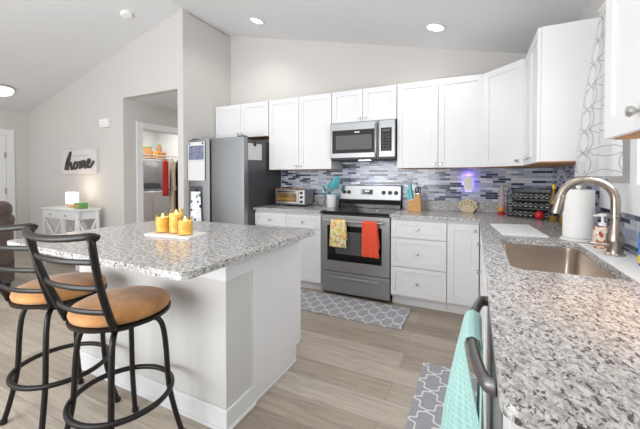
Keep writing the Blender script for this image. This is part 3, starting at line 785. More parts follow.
# ------------------------------------------------------------------ rugs
for (lb, x0, x1, y0, y1) in (('grey trellis kitchen rug on the floor before the stove', -1.93, -.545, 2.68, 3.155), ('grey trellis kitchen runner next to the dishwasher', -.31, .04, .9, 2.28)):
    o = MB().prism(rrect(0, x1-x0, 0, y1-y0, .015), .001, .010).build('kitchen_rug', 'rug_trellis', bevel=.003, loc=(x0, y0, 0)); tag(o, lb, 'rug', 'trellis kitchen rugs')

# ------------------------------------------------------------------ dishwasher
t = thing('dishwasher', 'stainless dishwasher with bowed handle at the counter end', 'dishwasher', (.046, 1.349, 0), R90)
MB().box(.003, .597, .03, .57, .1, .872).build('body', 'black_plastic', t)
dd = MB().box(0, .60, 0, .028, .11, .872).build('door', 'steel', t, bevel=.004)
MB().box(.01, .59, .05, .07, 0, .099).build('toe_kick', 'black_plastic', t)
hp = [(.03, .0, .825), (.034, -.014, .825)]+[(.045+.51*k/12, -.022-.030*math.sin(PI*k/12)**.8, .825) for k in range(0, 13)]+[(.566, -.014, .825), (.57, .0, .825)]
MB().tube(spline(hp, 3), .0185, 12, sx=.7).build('handle', 'handle_steel', dd, smooth='all')
def tfd(x, y, z): return (y, x, z)     # local bar along world y
def teal(u, v):
    # u across (world y, far to near), v down the cloth
    back, fr, rb_ = .50, .62, .023; tot = back+fr+PI*rb_; s_ = v*tot
    yy = 1.145-.185*u
    hx = -.005+.006*abs(u-.5)
    if s_ < back: x = hx+rb_; k = (back-s_)/back; z = .825-(back-s_)
    elif s_ < back+PI*rb_: a = (s_-back)/rb_; x = hx+rb_*math.cos(a); z = .825+rb_*math.sin(a); k = 0
    else: q = s_-back-PI*rb_; x = hx-rb_; z = .825-q; k = -q/fr
    f_ = abs(k); g_ = min(1, f_*2.2)
    w_ = math.sin(u*PI*5+.5)
    if k < 0: x += -(.085*(1-u)+.012)*f_**.8+.017*w_*g_+.070*max(0, (u-.72)/.28)**1.3*g_; yy += .06*(1-u)*f_-.07*u*f_
    else: x += .004*w_*g_-.006*f_; yy += -.13*u*f_
    return (x, yy, z)
tag(MB().grid(teal, 40, 60, (.26, 1.0)).build('dish_towel', 'teal_waffle', smooth='all', solid=.005), 'aqua waffle towel draped over the dishwasher handle', 'towel')

# ------------------------------------------------------------------ counter things, left of stove
t = thing('toaster_oven', 'small silver toaster oven on the left counter', 'toaster oven', (-2.335, 3.475, CT1), 0)
MB().box(0, .44, .02, .26, .018, .215).build('body', 'steel', t, bevel=.01)
MB().box(.015, .345, .006, .02, .035, .20).build('door_frame', 'nickel', t, bevel=.003)
tw = MB().box(.035, .325, .003, .006, .055, .165).build('door_glass', 'toaster_glass', t)
MB().box(.04, .32, -.002, .003, .075, .11).build('painted_reflection', 'gold_oil', tw)  # gold streak painted as a reflection in the door glass
MB().tube([(.06, -.018, .182), (.30, -.018, .182)], .007, 8).bar((.07, -.018, .182), (.07, .006, .182), .008, .008).bar((.29, -.018, .182), (.29, .006, .182), .008, .008).build('handle', 'black_plastic', t)
MB().box(.352, .435, .01, .02, .03, .205).build('control_panel', 'nickel', t, bevel=.002)
for z in (.06, .115, .17): MB().lathe([(.018, 0), (.016, -.016), (0, -.017)], (.393, .01, z), 16, 'y').build('dial', 'black_plastic', t, smooth=True)
MB().box(.02, .42, .0, .06, .216, .222).build('top_tray', 'tan_wood', t, bevel=.002)
for x in (.03, .41):
    for y in (.05, .23): MB().lathe([(.012, 0), (.014, .018)], (x, y, 0), 10).build('foot', 'black_plastic', t)
MB().tube(spline([(.43, .2, .05), (.50, .22, .06), (.55, .17, .02), (.59, .16, .008), (.61, .22, .04), (.60, .285, .15), (.595, .291, .22)], 6), .004, 6).build('cord', 'black_plastic', t, smooth='all')
t = thing('outlet', 'white wall outlet behind the toaster cord', 'outlet', (-1.75, BY-.008, 1.08))
MB().box(-.036, .036, -.006, 0, 0, .115).build('plate', 'white_plastic', t, bevel=.002)
for z in (.033, .08): MB().box(-.015, .015, -.009, -.006, z-.014, z+.014).build('socket', 'white_ceramic', t, bevel=.001)

# crock and utensils
CX, CY = -1.585, 3.60
t = thing('utensil_crock', 'white ceramic utensil crock left of the stove', 'crock', (CX, CY, CT1))
MB().lathe([(.050, 0), (.055, .006), (.059, .146), (.061, .153), (.055, .153), (.05, .015), (0, .012)], (0, 0, 0), 30).build('pot', 'white_ceramic', t, smooth=True)
def utensil(name, label, dx, dy, lean, L, kind, mat='teal_silicone', big=1.25):
    b = Vector((CX+dx*.5, CY+dy*.5, CT1+.02)); tp = Vector((CX+dx+lean[0], CY+dy+lean[1], CT1+L))
    u = thing(name, label, 'utensil', b, 0, 'teal utensils in the crock'); d = tp-b
    MB().tube([(0, 0, 0), d*.5, d*.72], [.006, .0055, .005], 8).build('handle', mat, u, smooth='all')
    n = d.normalized(); c0 = d*.70
    m = MB(); q = n.to_track_quat('Z', 'Y').to_matrix(); LL = d.length*.30
    if kind == 'spoon':
        m.lathe([(0, 0), (.02, .01), (.036, .035), (.040, .055), (.034, .08), (.018, .098), (0, .103)], (0, 0, 0), 20, sy=.25)
        sc = big*LL/.103
    elif kind == 'spatula':
        m.prism([(-.012, 0), (.012, 0), (.036, .03), (.038, .10), (.02, .108), (-.036, .10), (-.036, .03)], -.003, .003, [[(-.02, .04), (-.012, .04), (-.012, .09), (-.02, .09)], [(.002, .04), (.008, .04), (.008, .09), (.002, .09)]], tf=lambda x, y, z: (x, z, y)); sc = big*LL/.108
    else:
        for k in range(6):
            a = PI*k/6; m.tube(spline([(0, 0, 0), (.025*math.cos(a), .025*math.sin(a), .05), (0, 0, .105), (-.025*math.cos(a), -.025*math.sin(a), .05), (0, 0, 0)], 6), .002, 5)
        sc = big*LL/.105
    for v in m.bm.verts: v.co = c0+q@(v.co*sc)
    m.build('head', mat, u, smooth=True)
utensil('serving_spoon', 'big pale teal round spoon leaning right out of the crock', .03, -.02, (.055, -.03), .315, 'spoon', big=1.75)
utensil('slotted_spatula', 'teal slotted spatula leaning left out of the crock', -.035, .0, (-.07, -.01), .255, 'spatula')
utensil('cooking_spoon', 'teal spoon in the middle of the crock behind the whisk', -.01, .04, (-.02, .03), .30, 'spoon')
utensil('whisk', 'slim teal whisk in the crock beside the spatula', -.015, -.025, (-.035, -.03), .275, 'whisk')
utensil('ladle', 'second round teal spoon resting low at the right rim of the crock', .025, .03, (.09, .03), .25, 'spoon')

# knife block
t = thing('knife_block', 'light wood knife block on the counter right of the stove', 'knife block', (-.60, 3.52, CT1), math.radians(4))
MB().prism([(-.0, 0), (.145, 0), (.140, .10), (.125, .185), (.075, .185), (.07, .125), (-.0, .11)], -.05, .05, tf=lambda x, y, z: (x-.05, z, y)).build('block', 'block_wood', t, bevel=.004)
kd = Vector((-.16, 0, .95)).normalized()
def knife(label, x, y, z, L, mat):
    k = thing('knife', label, 'knife', (-.60+x, 3.52+y, CT1+z), 0, 'knives in the wood block')
    q = kd*L
    MB().bar(Vector((0, 0, 0)), q, .036, .026).build('handle', mat, k, bevel=.004)
    MB().bar(kd*-.015, Vector((0, 0, 0)), .018, .004).build('bolster', 'nickel', k)
i = 0
slots = [(-.030, -.028, .128, .10, 'teal_silicone', 'teal-handled knife at the lower left front of the block'), (-.030, .024, .128, .105, 'teal_silicone', 'teal-handled knife at the lower left rear of the block'),
         (-.004, -.028, .137, .15, 'teal_silicone', 'long teal-handled knife in the inner front slot of the block'), (-.004, .024, .137, .17, 'teal_silicone', 'tallest teal-handled knife at the inner rear of the block')]
for s_ in slots: knife(s_[5], s_[0], s_[1], s_[2], s_[3], s_[4])
k = thing('kitchen_shears', 'black-handled kitchen shears standing in the wood block', 'scissors', (-.555, 3.525, CT1+.186))
MB().tube([(.0+.016*math.cos(a*PI/8), 0, .04+.03*math.sin(a*PI/8)) for a in range(16)], .005, 6, True).build('handle_loop', 'black_plastic', k, smooth='all')
MB().tube([(.026+.014*math.cos(a*PI/8), .0, .035+.026*math.sin(a*PI/8)) for a in range(16)], .005, 6, True).build('handle_loop', 'black_plastic', k, smooth='all')
MB().box(-.004, .02, -.003, .003, .0, .012).build('blade', 'nickel', k)

# shell napkin holder
t = thing('napkin_holder', 'cream pierced shell-shaped napkin holder leaning on the backsplash', 'napkin holder', (-.065, 3.69, CT1))
out = []
for k in range(7):
    a0 = math.radians(-12+204*k/7)
    for j in range(5):
        a = a0+math.radians(204/7)*j/5; r = .083+.012*math.sin(PI*j/5); out.append((r*math.cos(a), .055+r*.92*math.sin(a)))
out += [(-.045, .0), (.045, .0)]
holes = []
for k in range(7):
    a = math.radians(-12+204*(k+.5)/7)
    holes.append([(.066*math.cos(a)+.008*math.cos(b*PI/4), .055+.060*math.sin(a)+.010*math.sin(b*PI/4)) for b in range(8)])
for k in range(4):
    a = math.radians(36+108*k/3)
    holes.append([(.038*math.cos(a)+.006*math.cos(b*PI/4), .055+.036*math.sin(a)+.008*math.sin(b*PI/4)) for b in range(8)])
for y in (0, .045):
    MB().prism(out, y, y+.006, holes, tf=lambda x, y, z: (x, z, y)).build('shell_plate', 'shell_cream', t, bevel=.001)
MB().box(-.045, .045, .006, .045, 0, .008).build('base', 'shell_cream', t)

# plug-in warmer with violet glow
t = thing('plug_in_night_light', 'white plug-in night light with violet glow on the tile', 'night light', (-.058, BY-.008, 1.14))
MB().box(-.036, .036, -.006, 0, -.02, .095).build('outlet_plate', 'white_plastic', t, bevel=.002)
MB().prism(rrect(-.048, .048, 0, .15, .03), -.055, -.022, tf=lambda x, y, z: (x, z, y)).build('housing', 'white_plastic', t, bevel=.008, seg=3, smooth=True)
MB().prism(rrect(-.040, .040, .01, .14, .03), -.021, -.012, tf=lambda x, y, z: (x, z, y)).build('led_ring', 'violet_led', t)
d = bpy.data.lights.new('violet_led_lamp', 'POINT'); d.energy = .16; d.color = (.3, .15, 1); d.shadow_soft_size = .03
o = bpy.data.objects.new('violet_led_lamp', d); o.parent = t; o.location = (0, -.03, .175); col.objects.link(o)

# jar rack in the corner
RKX, RKY, RA = .452, 3.44, math.radians(-22)
t = thing('spice_rack', 'black three-tier rack of capped jars in the counter corner', 'rack', (RKX, RKY, CT1), RA)
for x in (-.165, .165):
    m = MB().tube([(x, -.055, .004), (x, .075, .004), (x, .075, .262), (x, -.02, .262), (x, -.055, .22), (x, -.055, .004)], .004, 8); m.build('side_frame', 'black_plastic', t)
TZ = [.035, .115, .195]
MB().box(-.163, .163, .076, .079, .004, .255).build('back_panel', 'black_plastic', t)
for z in TZ:
    m = MB()
    m.prism([(-.05, z-.028), (.07, z-.008), (.07, z-.003), (-.05, z-.023)], -.165, .165, tf=lambda x, y, z_: (z_, x, y))
    m.build('shelf', 'black_plastic', t, bevel=.001)
rot = Matrix.Rotation(RA, 4, 'Z'); org = Vector((RKX, RKY, CT1))
proto = None
rows = ['bottom', 'middle', 'top']; ords = ['leftmost', 'second from left', 'third from left', 'fourth from left', 'fourth from right', 'third from right', 'second from right', 'rightmost']
for ri, z in enumerate(TZ):
    for ci in range(8):
        p = org+rot@Vector((-.140+.040*ci, -.058, z+.002))
        lb = 'black-capped jar lying %s in the %s tier of the rack' % (ords[ci], rows[ri])
        if proto is None:
            j = thing('spice_jar', lb, 'jar', p, RA, 'jars in the spice rack'); j.rotation_euler = (math.radians(9.5), 0, RA)
            MB().lathe([(.0155, .0205), (.017, .024), (.017, .10), (0, .102)], (0, 0, 0), 16, 'y').build('jar_body', 'grey_glass', j, smooth=True)
            MB().lathe([(0, .003), (.011, .002), (.0155, 0), (.0165, .002), (.0165, .02), (0, .0201)], (0, 0, 0), 16, 'y').build('cap', 'black_jar', j, smooth=True)
            MB().tube([(.0155*math.cos(a*PI/10), .001, .0155*math.sin(a*PI/10)) for a in range(20)], .0030, 5, True).build('cap_rim', 'nickel', j, smooth='all')
            proto = j
        else:
            j = copy_tree(proto); j.location = p; j['label'] = lb
tag(MB().lathe([(0, 0), (.018, .003), (.032, .016), (.038, .036), (.033, .056), (.02, .069), (0, .074)], (0, 0, 0), 24).build('ball', 'red_plastic', smooth=True, loc=(.505, 3.315, CT1+.0005)), 'small round red ball in front of the jar rack', 'ball')
# pink bottle left of it
t = thing('glass_bottle', 'pinkish ribbed glass bottle with red base left of the jar rack', 'bottle', (.238, 3.60, CT1))
MB().lathe([(.030, 0), (.033, .004), (.033, .018), (.031, .02), (0, .034)], (0, 0, 0), 20).build('base', 'red_plastic', t, smooth=True)
prof = []
for k in range(9): prof += [(.031-.0006*k, .0345+.024*k), (.026-.0006*k, .0345+.024*k+.012)]
MB().lathe(prof+[(.012, .27), (.012, .285), (0, .286)], (0, 0, 0), 20).build('glass', 'pink_glass', t, smooth=True)
MB().lathe([(.0315, .036), (.0325, .05), (.0315, .075)], (0, 0, 0), 20, cap=False).build('label_band', 'orange_plastic', t, smooth=True)
# oil bottles right of rack
t = thing('oil_bottle', 'tall golden oil bottle between jar rack and paper towels', 'bottle', (.585, 3.20, CT1))
MB().lathe([(.028, 0), (.031, .006), (.031, .17), (.026, .20), (.013, .235), (.012, .27), (0, .271)], (0, 0, 0), 20).build('body', 'gold_oil', t, smooth=True)
MB().lathe([(.0135, .272), (.0135, .305), (.008, .31), (0, .311)], (0, 0, 0), 16).build('cap', 'yellow_plastic', t, smooth=True)
MB().lathe([(.0315, .05), (.0315, .13)], (0, 0, 0), 20, cap=False).build('label_band', 'black_jar', t, smooth=True)
t = thing('sauce_bottle', 'short amber bottle beside the tall oil bottle', 'bottle', (.60, 2.93, CT1))
MB().lathe([(.024, 0), (.027, .006), (.027, .09), (.012, .115), (.011, .13), (0, .131)], (0, 0, 0), 20).build('body', 'gold_oil', t, smooth=True)
MB().lathe([(.0125, .1315), (.0125, .15), (0, .151)], (0, 0, 0), 16).build('cap', 'red_plastic', t, smooth=True)

# flat mats
tag(MB().prism([(.108, 2.80), (.370, 2.88), (.405, 2.335), (.158, 2.315)], CT1+.0003, CT1+.007).build('cutting_mat', 'white_mat', bevel=.002), 'white flat cutting mat on the counter left of the sink', 'cutting mat')
tag(MB().prism(rrect(.512, .672, 1.42, 2.20, .01), CT1+.0003, CT1+.003).build('faucet_mat', 'white_mat', bevel=.001), 'white strip mat under the faucet behind the sink', 'mat')
bpy.data.objects['kitchen_faucet'].location.z += .003

# paper towel
t = thing('paper_towel_holder', 'white paper towel holder base beside the faucet', 'paper towel holder', (.543, 2.325, CT1+.0005))
MB().lathe([(.084, 0), (.086, .004), (.084, .012), (.07, .016), (0, .016)], (0, 0, 0), 36).build('base', 'white_ceramic', t, smooth=True)
MB().lathe([(.008, .0165), (.008, .30), (.014, .305), (.014, .315), (0, .318)], (0, 0, 0), 16).build('post', 'white_ceramic', t, smooth=True)
tag(MB().prism([(.0735*math.cos(2*PI*k/40), .0735*math.sin(2*PI*k/40)) for k in range(40)], .018, .292, [[(.02*math.cos(2*PI*k/20), .02*math.sin(2*PI*k/20)) for k in range(20)]]).build('paper_towel_roll', 'paper_towel', smooth=True, loc=(.543, 2.325, CT1+.0005)), 'full white paper towel roll standing on its holder', 'paper towel')
# soap dispenser
t = thing('soap_dispenser', 'seashell patterned soap dispenser between towel roll and faucet', 'soap dispenser', (.590, 2.10, CT1+.0035))
MB().lathe([(.036, 0), (.041, .008), (.040, .085), (.032, .105), (.016, .112), (0, .113)], (0, 0, 0), 24).build('bottle', 'shell_print', t, smooth=True)
pm = MB().lathe([(.018, .1135), (.018, .128), (.006, .132), (.006, .16), (.016, .162), (.016, .175), (0, .177)], (0, 0, 0), 18)
pm.bar((0, 0, .168), (-.04, -.01, .165), .012, .010); pm.build('pump', 'white_plastic', t, smooth=True)
# dish soap
t = thing('dish_soap_bottle', 'clear blue dish soap bottle at the right frame edge', 'bottle', (.628, 1.735, CT1+.0035))
MB().lathe([(.028, 0), (.031, .008), (.031, .11), (.027, .14), (.024, .15), (0, .151)], (0, 0, 0), 22, sx=.8, sy=1.1).build('body', 'blue_soap', t, smooth=True)
MB().lathe([(.024, .1515), (.02, .175), (.012, .19), (.010, .205), (0, .206)], (0, 0, 0), 18).build('cap', 'clear_glass', t, smooth=True)
MB().lathe([(.0315, .012), (.0318, .03), (.0315, .045)], (0, 0, 0), 22, sx=.8, sy=1.1, cap=False).build('label_band', 'yellow_plastic', t, smooth=True)

# ------------------------------------------------------------------ curtain
t = thing('window_curtain', 'sheer white curtain with grey leaf lattice above the sink', 'curtain', (0, 0, 0))
def cur(u, v):
    # u: along the rod (0 far .. 1 near), v: down
    top = Vector((.642, 2.355-.40*u, 2.235)); bot = Vector((.545+.085*u, 2.375-.36*u, 1.285))
    p = top.lerp(bot, v); f = .02*(.35+.65*v)*math.sin(u*PI*7+.4)
    q = Vector((p.x-f-.012*math.sin(PI*v), p.y, p.z)); return q
MB().grid(cur, 70, 30, (.55, .95)).build('panel', 'curtain_voile', t, smooth='all')
def cur2(u, v):
    top = Vector((.640, 1.62-.30*u, 2.235)); bot = Vector((.635, 1.64-.32*u, 1.285))
    p = top.lerp(bot, v); p.x -= .006+.014*math.sin(u*PI*7); return p
MB().grid(cur2, 60, 24, (.55, .95)).build('panel', 'curtain_voile', t, smooth='all')
rd_ = MB().tube([(.642, 2.385, 2.24), (.642, 1.30, 2.24)], .008, 10); rd_.build('rod', 'white_trim', t, smooth=True)
bk_ = MB()
for y in (2.375, 1.31): bk_.bar((.642, y, 2.24), (RX, y, 2.24), .012, .012)
bk_.build('bracket', 'white_trim', t)

# ------------------------------------------------------------------ living area
t = thing('console_table', 'white console table with X-brace sides under the home sign', 'table', (-5.79, 2.49, 0))
cw, cd, chh = .88, .30, .835
MB().box(-.012, cw+.012, -.012, cd+.012, chh-.025, chh).build('tabletop', 'white_trim', t, bevel=.003)
for x in (0, cw-.04):
    for y in (0, cd-.04): MB().box(x, x+.04, y, y+.04, 0, chh-.026).build('leg', 'white_trim', t, bevel=.002)
MB().box(.04, cw-.04, .008, cd-.008, chh-.15, chh-.026).build('apron', 'white_trim', t)
for i in range(2):
    x0 = .045+i*(cw-.09)/2
    dr = MB().box(x0+.004, x0+(cw-.09)/2-.004, -.004, .0075, chh-.145, chh-.035).build('drawer', 'white_trim', t, bevel=.002)
    MB().lathe([(.006, 0), (.006, -.01), (.014, -.014), (.012, -.024), (0, -.025)], (x0+(cw-.09)/4, -.004, chh-.09), 14, 'y').build('knob', 'nickel', dr, smooth=True)
for x in (.02, cw-.02):
    m = MB().bar((x, .03, .17), (x, cd-.03, chh-.16), .02, .025).bar((x, cd-.03, .17), (x, .03, chh-.16), .02, .025); m.build('side_brace', 'white_trim', t)
m = MB().bar((.04, cd-.02, .17), (cw/2, cd-.02, chh-.16), .02, .025).bar((cw/2, cd-.02, .17), (.04, cd-.02, chh-.16), .02, .025)
m.bar((cw/2, cd-.02, .17), (cw-.04, cd-.02, chh-.16), .02, .025).bar((cw-.04, cd-.02, .17), (cw/2, cd-.02, chh-.16), .02, .025); m.build('back_brace', 'white_trim', t)
m = MB().bar((.04, .02, .17), (cw*.55, .02, chh-.16), .02, .025).bar((cw*.55, .02, .17), (.04, .02, chh-.16), .02, .025); m.build('front_brace', 'white_trim', t)
MB().box(cw*.56, cw*.56+.04, .0, .04, .16, chh-.151).build('divider', 'white_trim', t)
MB().box(.0, cw, .005, cd-.005, .13, .155).build('shelf', 'white_trim', t, bevel=.002)
t = thing('table_lamp', 'small glowing lamp with white cube shade on the console', 'lamp', (-5.335, 2.655, chh))
MB().box(-.05, .05, -.045, .045, 0, .06).build('base', 'lamp_wood', t, bevel=.006)
MB().prism(rrect(-.066, .066, -.06, .06, .016), .0605, .225).build('lamp_shade', 'lamp_glow', t, bevel=.012, seg=3, smooth=True)
d = bpy.data.lights.new('lamp_bulb', 'POINT'); d.energy = 1.6; d.color = (1, .8, .58); d.shadow_soft_size = .06
o = bpy.data.objects.new('lamp_bulb', d); o.parent = t; o.location = (0, 0, .29); col.objects.link(o)
t = thing('tissue_box', 'small green patterned box beside the glowing lamp', 'box', (-5.06, 2.63, chh))
MB().box(-.08, .08, -.05, .05, 0, .085).build('carton', 'green_plastic', t, bevel=.003)
MB().box(-.04, .02, -.0515, -.0505, .02, .065).build('label_patch', 'orange_plastic', t)
MB().box(-.04, .04, -.015, .015, .0855, .092).build('tissue', 'paper', t)

# home sign
t = thing('wall_sign', 'white board sign reading home in dark script', 'sign', (-6.045, LY-.001, 1.335))
MB().box(0, .93, -.04, 0, 0, .385).build('board', 'sign_board', t, bevel=.003)
MB().tube([(.22, -.042, .28), (.70, -.042, .285)], .004, 6).build('wire', 'nickel', t)
def script(pts): return [(x, -.050, z) for x, z in pts]
hpts = [(.02, .055), (.06, .18), (.14, .32), (.165, .345), (.155, .30), (.11, .16), (.085, .05), (.10, .11), (.145, .17), (.175, .165), (.175, .11), (.185, .065), (.215, .075), (.255, .13)]
opts = [(.31, .185), (.265, .165), (.25, .11), (.275, .07), (.32, .085), (.335, .14), (.315, .18), (.29, .165), (.35, .165), (.385, .165)]
mpts = [(.385, .16), (.40, .185), (.405, .13), (.395, .075), (.42, .145), (.45, .19), (.465, .165), (.455, .085), (.48, .15), (.515, .195), (.53, .17), (.525, .10), (.55, .085), (.59, .13)]
epts = [(.59, .13), (.64, .165), (.655, .205), (.62, .215), (.595, .17), (.60, .11), (.645, .09), (.70, .13), (.745, .185)]
for nm, pts in (('letter_h', hpts), ('letter_o', opts), ('letter_m', mpts), ('letter_e', epts)):
    MB().tube(spline(script([(x*1.06+.095, z*.95+.012) for x, z in pts]), 6), .0165, 8).build(nm, 'iron_lettering', t, smooth='all')
t = thing('door_chime', 'small white chime box high on the sign wall', 'chime box', (-4.915, LY-.0005, 2.015))
MB().box(-.10, .10, -.055, 0, 0, .125).build('cover', 'white_plastic', t, bevel=.008)
MB().box(-.09, .09, -.057, -.055, .02, .03).build('grille', 'sign_board', t)

# recliner at far left
t = thing('recliner', 'dark brown recliner behind the stools at left edge', 'armchair', (-5.06, 1.32, 0), math.radians(18))
MB().box(-.36, .36, -.40, .42, .05, .42).build('base', 'recliner_fabric', t, bevel=.05, seg=4, smooth=True)
MB().box(-.26, .26, -.47, .18, .425, .56).build('seat_cushion', 'recliner_fabric', t, bevel=.06, seg=4, smooth=True)
for s_ in (-1, 1): MB().box(s_*.34-.11, s_*.34+.11, -.45, .36, .3, .72).build('armrest', 'recliner_fabric', t, bevel=.08, seg=4, smooth=True)
m = MB().box(-.36, .36, .16, .40, .40, .86)
for v in m.bm.verts:
    if v.co.z > .6: v.co.y += .06
m.build('backrest', 'recliner_fabric', t, bevel=.08, seg=4, smooth=True)
m = MB().box(-.37, .37, .14, .42, .80, 1.01)
m.build('head_cushion', 'recliner_fabric', t, bevel=.09, seg=5, smooth=True)
for x in (-.3, .3):
    for y in (-.34, .36): MB().lathe([(.025, 0), (.03, .055)], (x, y, 0), 12).build('foot', 'black_plastic', t)

# ------------------------------------------------------------------ laundry closet
t = thing('washing_machine', 'grey white washing machine seen through the laundry doorway', 'washing machine', (-6.12, 3.35, 0))
MB().box(0, .68, 0, .70, .02, 1.02).build('body', 'washer_white', t, bevel=.015)
MB().box(.1, .66, .05, .65, 1.0205, 1.045).build('lid', 'washer_dark', t, bevel=.008)
MB().box(.0, .1, .0, .70, 1.0205, 1.16).build('control_panel', 'washer_dark', t, bevel=.01)
t = thing('tumble_dryer', 'second laundry machine beside the washing machine', 'dryer', (-6.12, 4.06, 0))
MB().box(0, .68, 0, .60, .02, 1.02).build('body', 'washer_white', t, bevel=.015)
MB().box(.1, .66, .05, .55, 1.0205, 1.045).build('lid', 'washer_dark', t, bevel=.008)
MB().box(.0, .1, .0, .60, 1.0205, 1.16).build('control_panel', 'washer_dark', t, bevel=.01)
t = thing('wire_shelf', 'white wire shelf with braces on the laundry wall', 'shelf', (-6.2, 3.3, 1.655))
m = MB()
for y in (0, .34, .68, 1.02, 1.36): m.tube([(.01, y, 0), (.52, y, 0)], .004, 6)
for k in range(14): m.tube([(.01+.038*k, 0, .006), (.01+.038*k, 1.39, .006)], .003, 6)
m.tube([(.52, 0, -.03), (.52, 1.39, -.03)], .005, 6)
m.build('wire_deck', 'white_trim', t)
m = MB()
for y in (.1, .75, 1.36): m.tube([(.5, y, -.005), (.005, y, -.30)], .006, 6)
m.build('brace', 'white_trim', t)
def bin_(name, label, cat, x, y, w_, d_, h_, mat, lid=None, z=1.666):
    b = thing(name, label, cat, (x, y, z))
    MB().prism(rrect(-w_/2, w_/2, -d_/2, d_/2, .02), 0, h_, [rrect(-w_/2+.008, w_/2-.008, -d_/2+.008, d_/2-.008, .015)]).prism(rrect(-w_/2+.008, w_/2-.008, -d_/2+.008, d_/2-.008, .015), .0, .006).build('bin', mat, b)
    if lid: MB().prism(rrect(-w_/2-.006, w_/2+.006, -d_/2-.006, d_/2+.006, .022), h_+.0005, h_+.02).build('lid', lid, b, bevel=.003)
    return b
bin_('storage_bin', 'tan storage bin with green lid on the laundry shelf', 'bin', -5.83, 4.10, .26, .28, .19, 'basket_tan', 'green_plastic')
bin_('storage_bin', 'narrow orange bin between the two tan bins on the laundry shelf', 'bin', -5.80, 4.315, .22, .11, .13, 'orange_plastic')
bin_('storage_bin', 'small tan box right of the green-lidded bin on the laundry shelf', 'bin', -5.81, 4.475, .2, .17, .10, 'basket_tan', 'orange_plastic')
t = thing('spray_bottle', 'small yellow bottle on top of the green-lidded bin', 'bottle', (-5.80, 4.07, 1.8775))
MB().lathe([(.03, 0), (.03, .05), (.012, .07), (.012, .085), (0, .086)], (0, 0, 0), 14).build('body', 'yellow_plastic', t, smooth=True)
MB().lathe([(.013, .0865), (.013, .105), (0, .106)], (0, 0, 0), 12).build('cap', 'green_plastic', t, smooth=True)
t = thing('glass_jar', 'pale jar with green lid on top of the small tan box on the laundry shelf', 'jar', (-5.81, 4.47, 1.7875))
MB().lathe([(.05, 0), (.05, .12), (.03, .14), (0, .141)], (0, 0, 0), 16).build('body', 'basket_tan', t, smooth=True)
MB().lathe([(.033, .1415), (.033, .16), (0, .161)], (0, 0, 0), 16).build('lid', 'green_plastic', t, smooth=True)
t = thing('closet_rod', 'white hanging rod across the laundry closet', 'rod', (-5.0, LY+.1, 1.66))
MB().tube([(0, .001, 0), (0, 4.699-LY-.1, 0)], .012, 10).build('pole', 'white_trim', t, smooth=True)
for y in (.006, 4.694-LY-.1): MB().lathe([(.03, -.005), (.03, .005)], (0, y, 0), 16, 'y').build('flange', 'white_trim', t)
def coat(label, y, zb, w_, d_, mat, rz=0):
    c_ = thing('hanging_coat', label, 'coat', (-5.0, y, 1.66), rz)
    MB().tube(spline([(0, 0, .014), (.014, 0, .02), (.016, 0, .0), (.0, 0, -.04)], 5), .003, 6).bar((0, 0, -.04), (w_*.42, 0, -.085), .008, .012).bar((0, 0, -.04), (-w_*.42, 0, -.085), .008, .012).build('hanger', 'nickel', c_)
    m = MB(); rings = []
    for k in range(16):
        v = k/15; z = -.05-v*(1.66-zb-.05)
        a = w_*(.12+.38*min(1, (v/.12)**.7)) if v < .12 else w_*(.5+.10*(v-.12)); b = d_*(.35+.65*min(1, v/.15))/2
        ring = []
        for j in range(28):
            th = 2*PI*j/28; f_ = 1+.10*v*math.sin(th*7+y*9)
            ring.append(m.bm.verts.new((a*math.cos(th)*f_, b*math.sin(th)*f_, z)))
        rings.append(ring)
    for A_, B_ in zip(rings, rings[1:]):
        for j in range(28): m.bm.faces.new([A_[j], A_[(j+1) % 28], B_[(j+1) % 28], B_[j]])
    m.bm.faces.new(rings[0]); m.bm.faces.new(rings[-1])
    m.build('garment', mat, c_, smooth='all')
    m = MB()
    for s_ in (-1, 1): m.tube(spline([(s_*w_*.40, 0, -.10), (s_*w_*.50, .0, -.3), (s_*w_*.52, .02, -.62)], 5), [.042, .042, .04, .04, .038, .038, .036, .036, .035, .035, .034], 12)
    m.build('sleeves', mat, c_, smooth='all')
coat('red coat hanging leftmost on the laundry rod', 3.97, .95, .26, .10, 'coat_red', -.64)
coat('long cream coat hanging between the red and dark coats', 4.12, .35, .32, .10, 'coat_cream', -.64)
coat('dark brown coat hanging right of the cream coat', 4.25, .55, .26, .10, 'coat_dark', -.64)

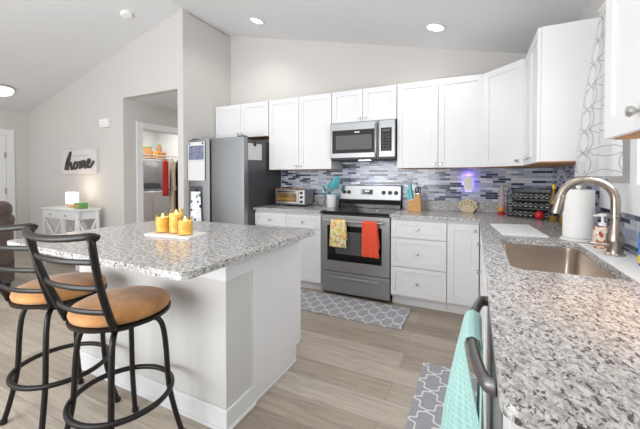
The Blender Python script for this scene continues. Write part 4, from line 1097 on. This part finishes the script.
# ------------------------------------------------------------------ ceiling things
def ceil_frame(x): return math.atan(SR) if x > RIDGE_X else -math.atan(SL)
first = None
def can(x, y, label):
    t = thing('recessed_light', label, 'ceiling light', (x, y, ceil_z(x)-.001)); t.rotation_euler = (0, ceil_frame(x), 0)
    MB().lathe([(.072, -.001), (.095, -.002), (.098, -.008), (.075, -.012), (.070, -.006)], (0, 0, 0), 32, cap=False).build('trim_ring', 'white_trim', t, smooth=True)
    MB().lathe([(.071, -.006), (0, -.007)], (0, 0, 0), 32).build('lens', 'can_lens', t)
    l = bpy.data.lights.new('recessed_lamp', 'SPOT'); l.energy = CAN_POW*4; l.color = (1, .97, .93); l.spot_size = 2.5; l.spot_blend = .6; l.shadow_soft_size = .07
    lo = bpy.data.objects.new('recessed_lamp', l); lo.parent = t; lo.location = (0, 0, -.03); col.objects.link(lo)
    return t
can(*CANS[0], 'glowing recessed ceiling light above the fridge side')
can(*CANS[1], 'glowing recessed ceiling light above the corner counter')
for x, y in FILL_SPOTS:
    l = bpy.data.lights.new('ceiling_fill_spot', 'SPOT'); l.energy = CAN_POW*(4 if x > 0 else 9); l.color = (1, .97, .93); l.spot_size = 2.5; l.spot_blend = .6; l.shadow_soft_size = .3
    lo = bpy.data.objects.new('ceiling_fill_spot', l); lo.location = (x, y, ceil_z(x)-.04); col.objects.link(lo)
x = -3.842
t = thing('smoke_detector', 'white round smoke detector near the ceiling ridge', 'smoke detector', (x, 2.524, ceil_z(x)-.001)); t.rotation_euler = (0, ceil_frame(x), 0)
MB().lathe([(.07, 0), (.07, -.012), (.06, -.032), (.03, -.038), (0, -.039)], (0, 0, 0), 28).build('housing', 'white_plastic', t, smooth=True)
x = -6.44
t = thing('flush_ceiling_light', 'round ceiling fixture at the far left frame edge', 'ceiling light', (x, 2.27, ceil_z(x)-.001)); t.rotation_euler = (0, ceil_frame(x), 0)
MB().lathe([(.15, 0), (.16, -.01), (.155, -.03), (0, -.031)], (0, 0, 0), 30).build('canopy', 'nickel', t, smooth=True)
MB().lathe([(.15, -.0315), (.13, -.07), (.07, -.095), (0, -.10)], (0, 0, 0), 30).build('diffuser', 'lamp_glow', t, smooth=True)
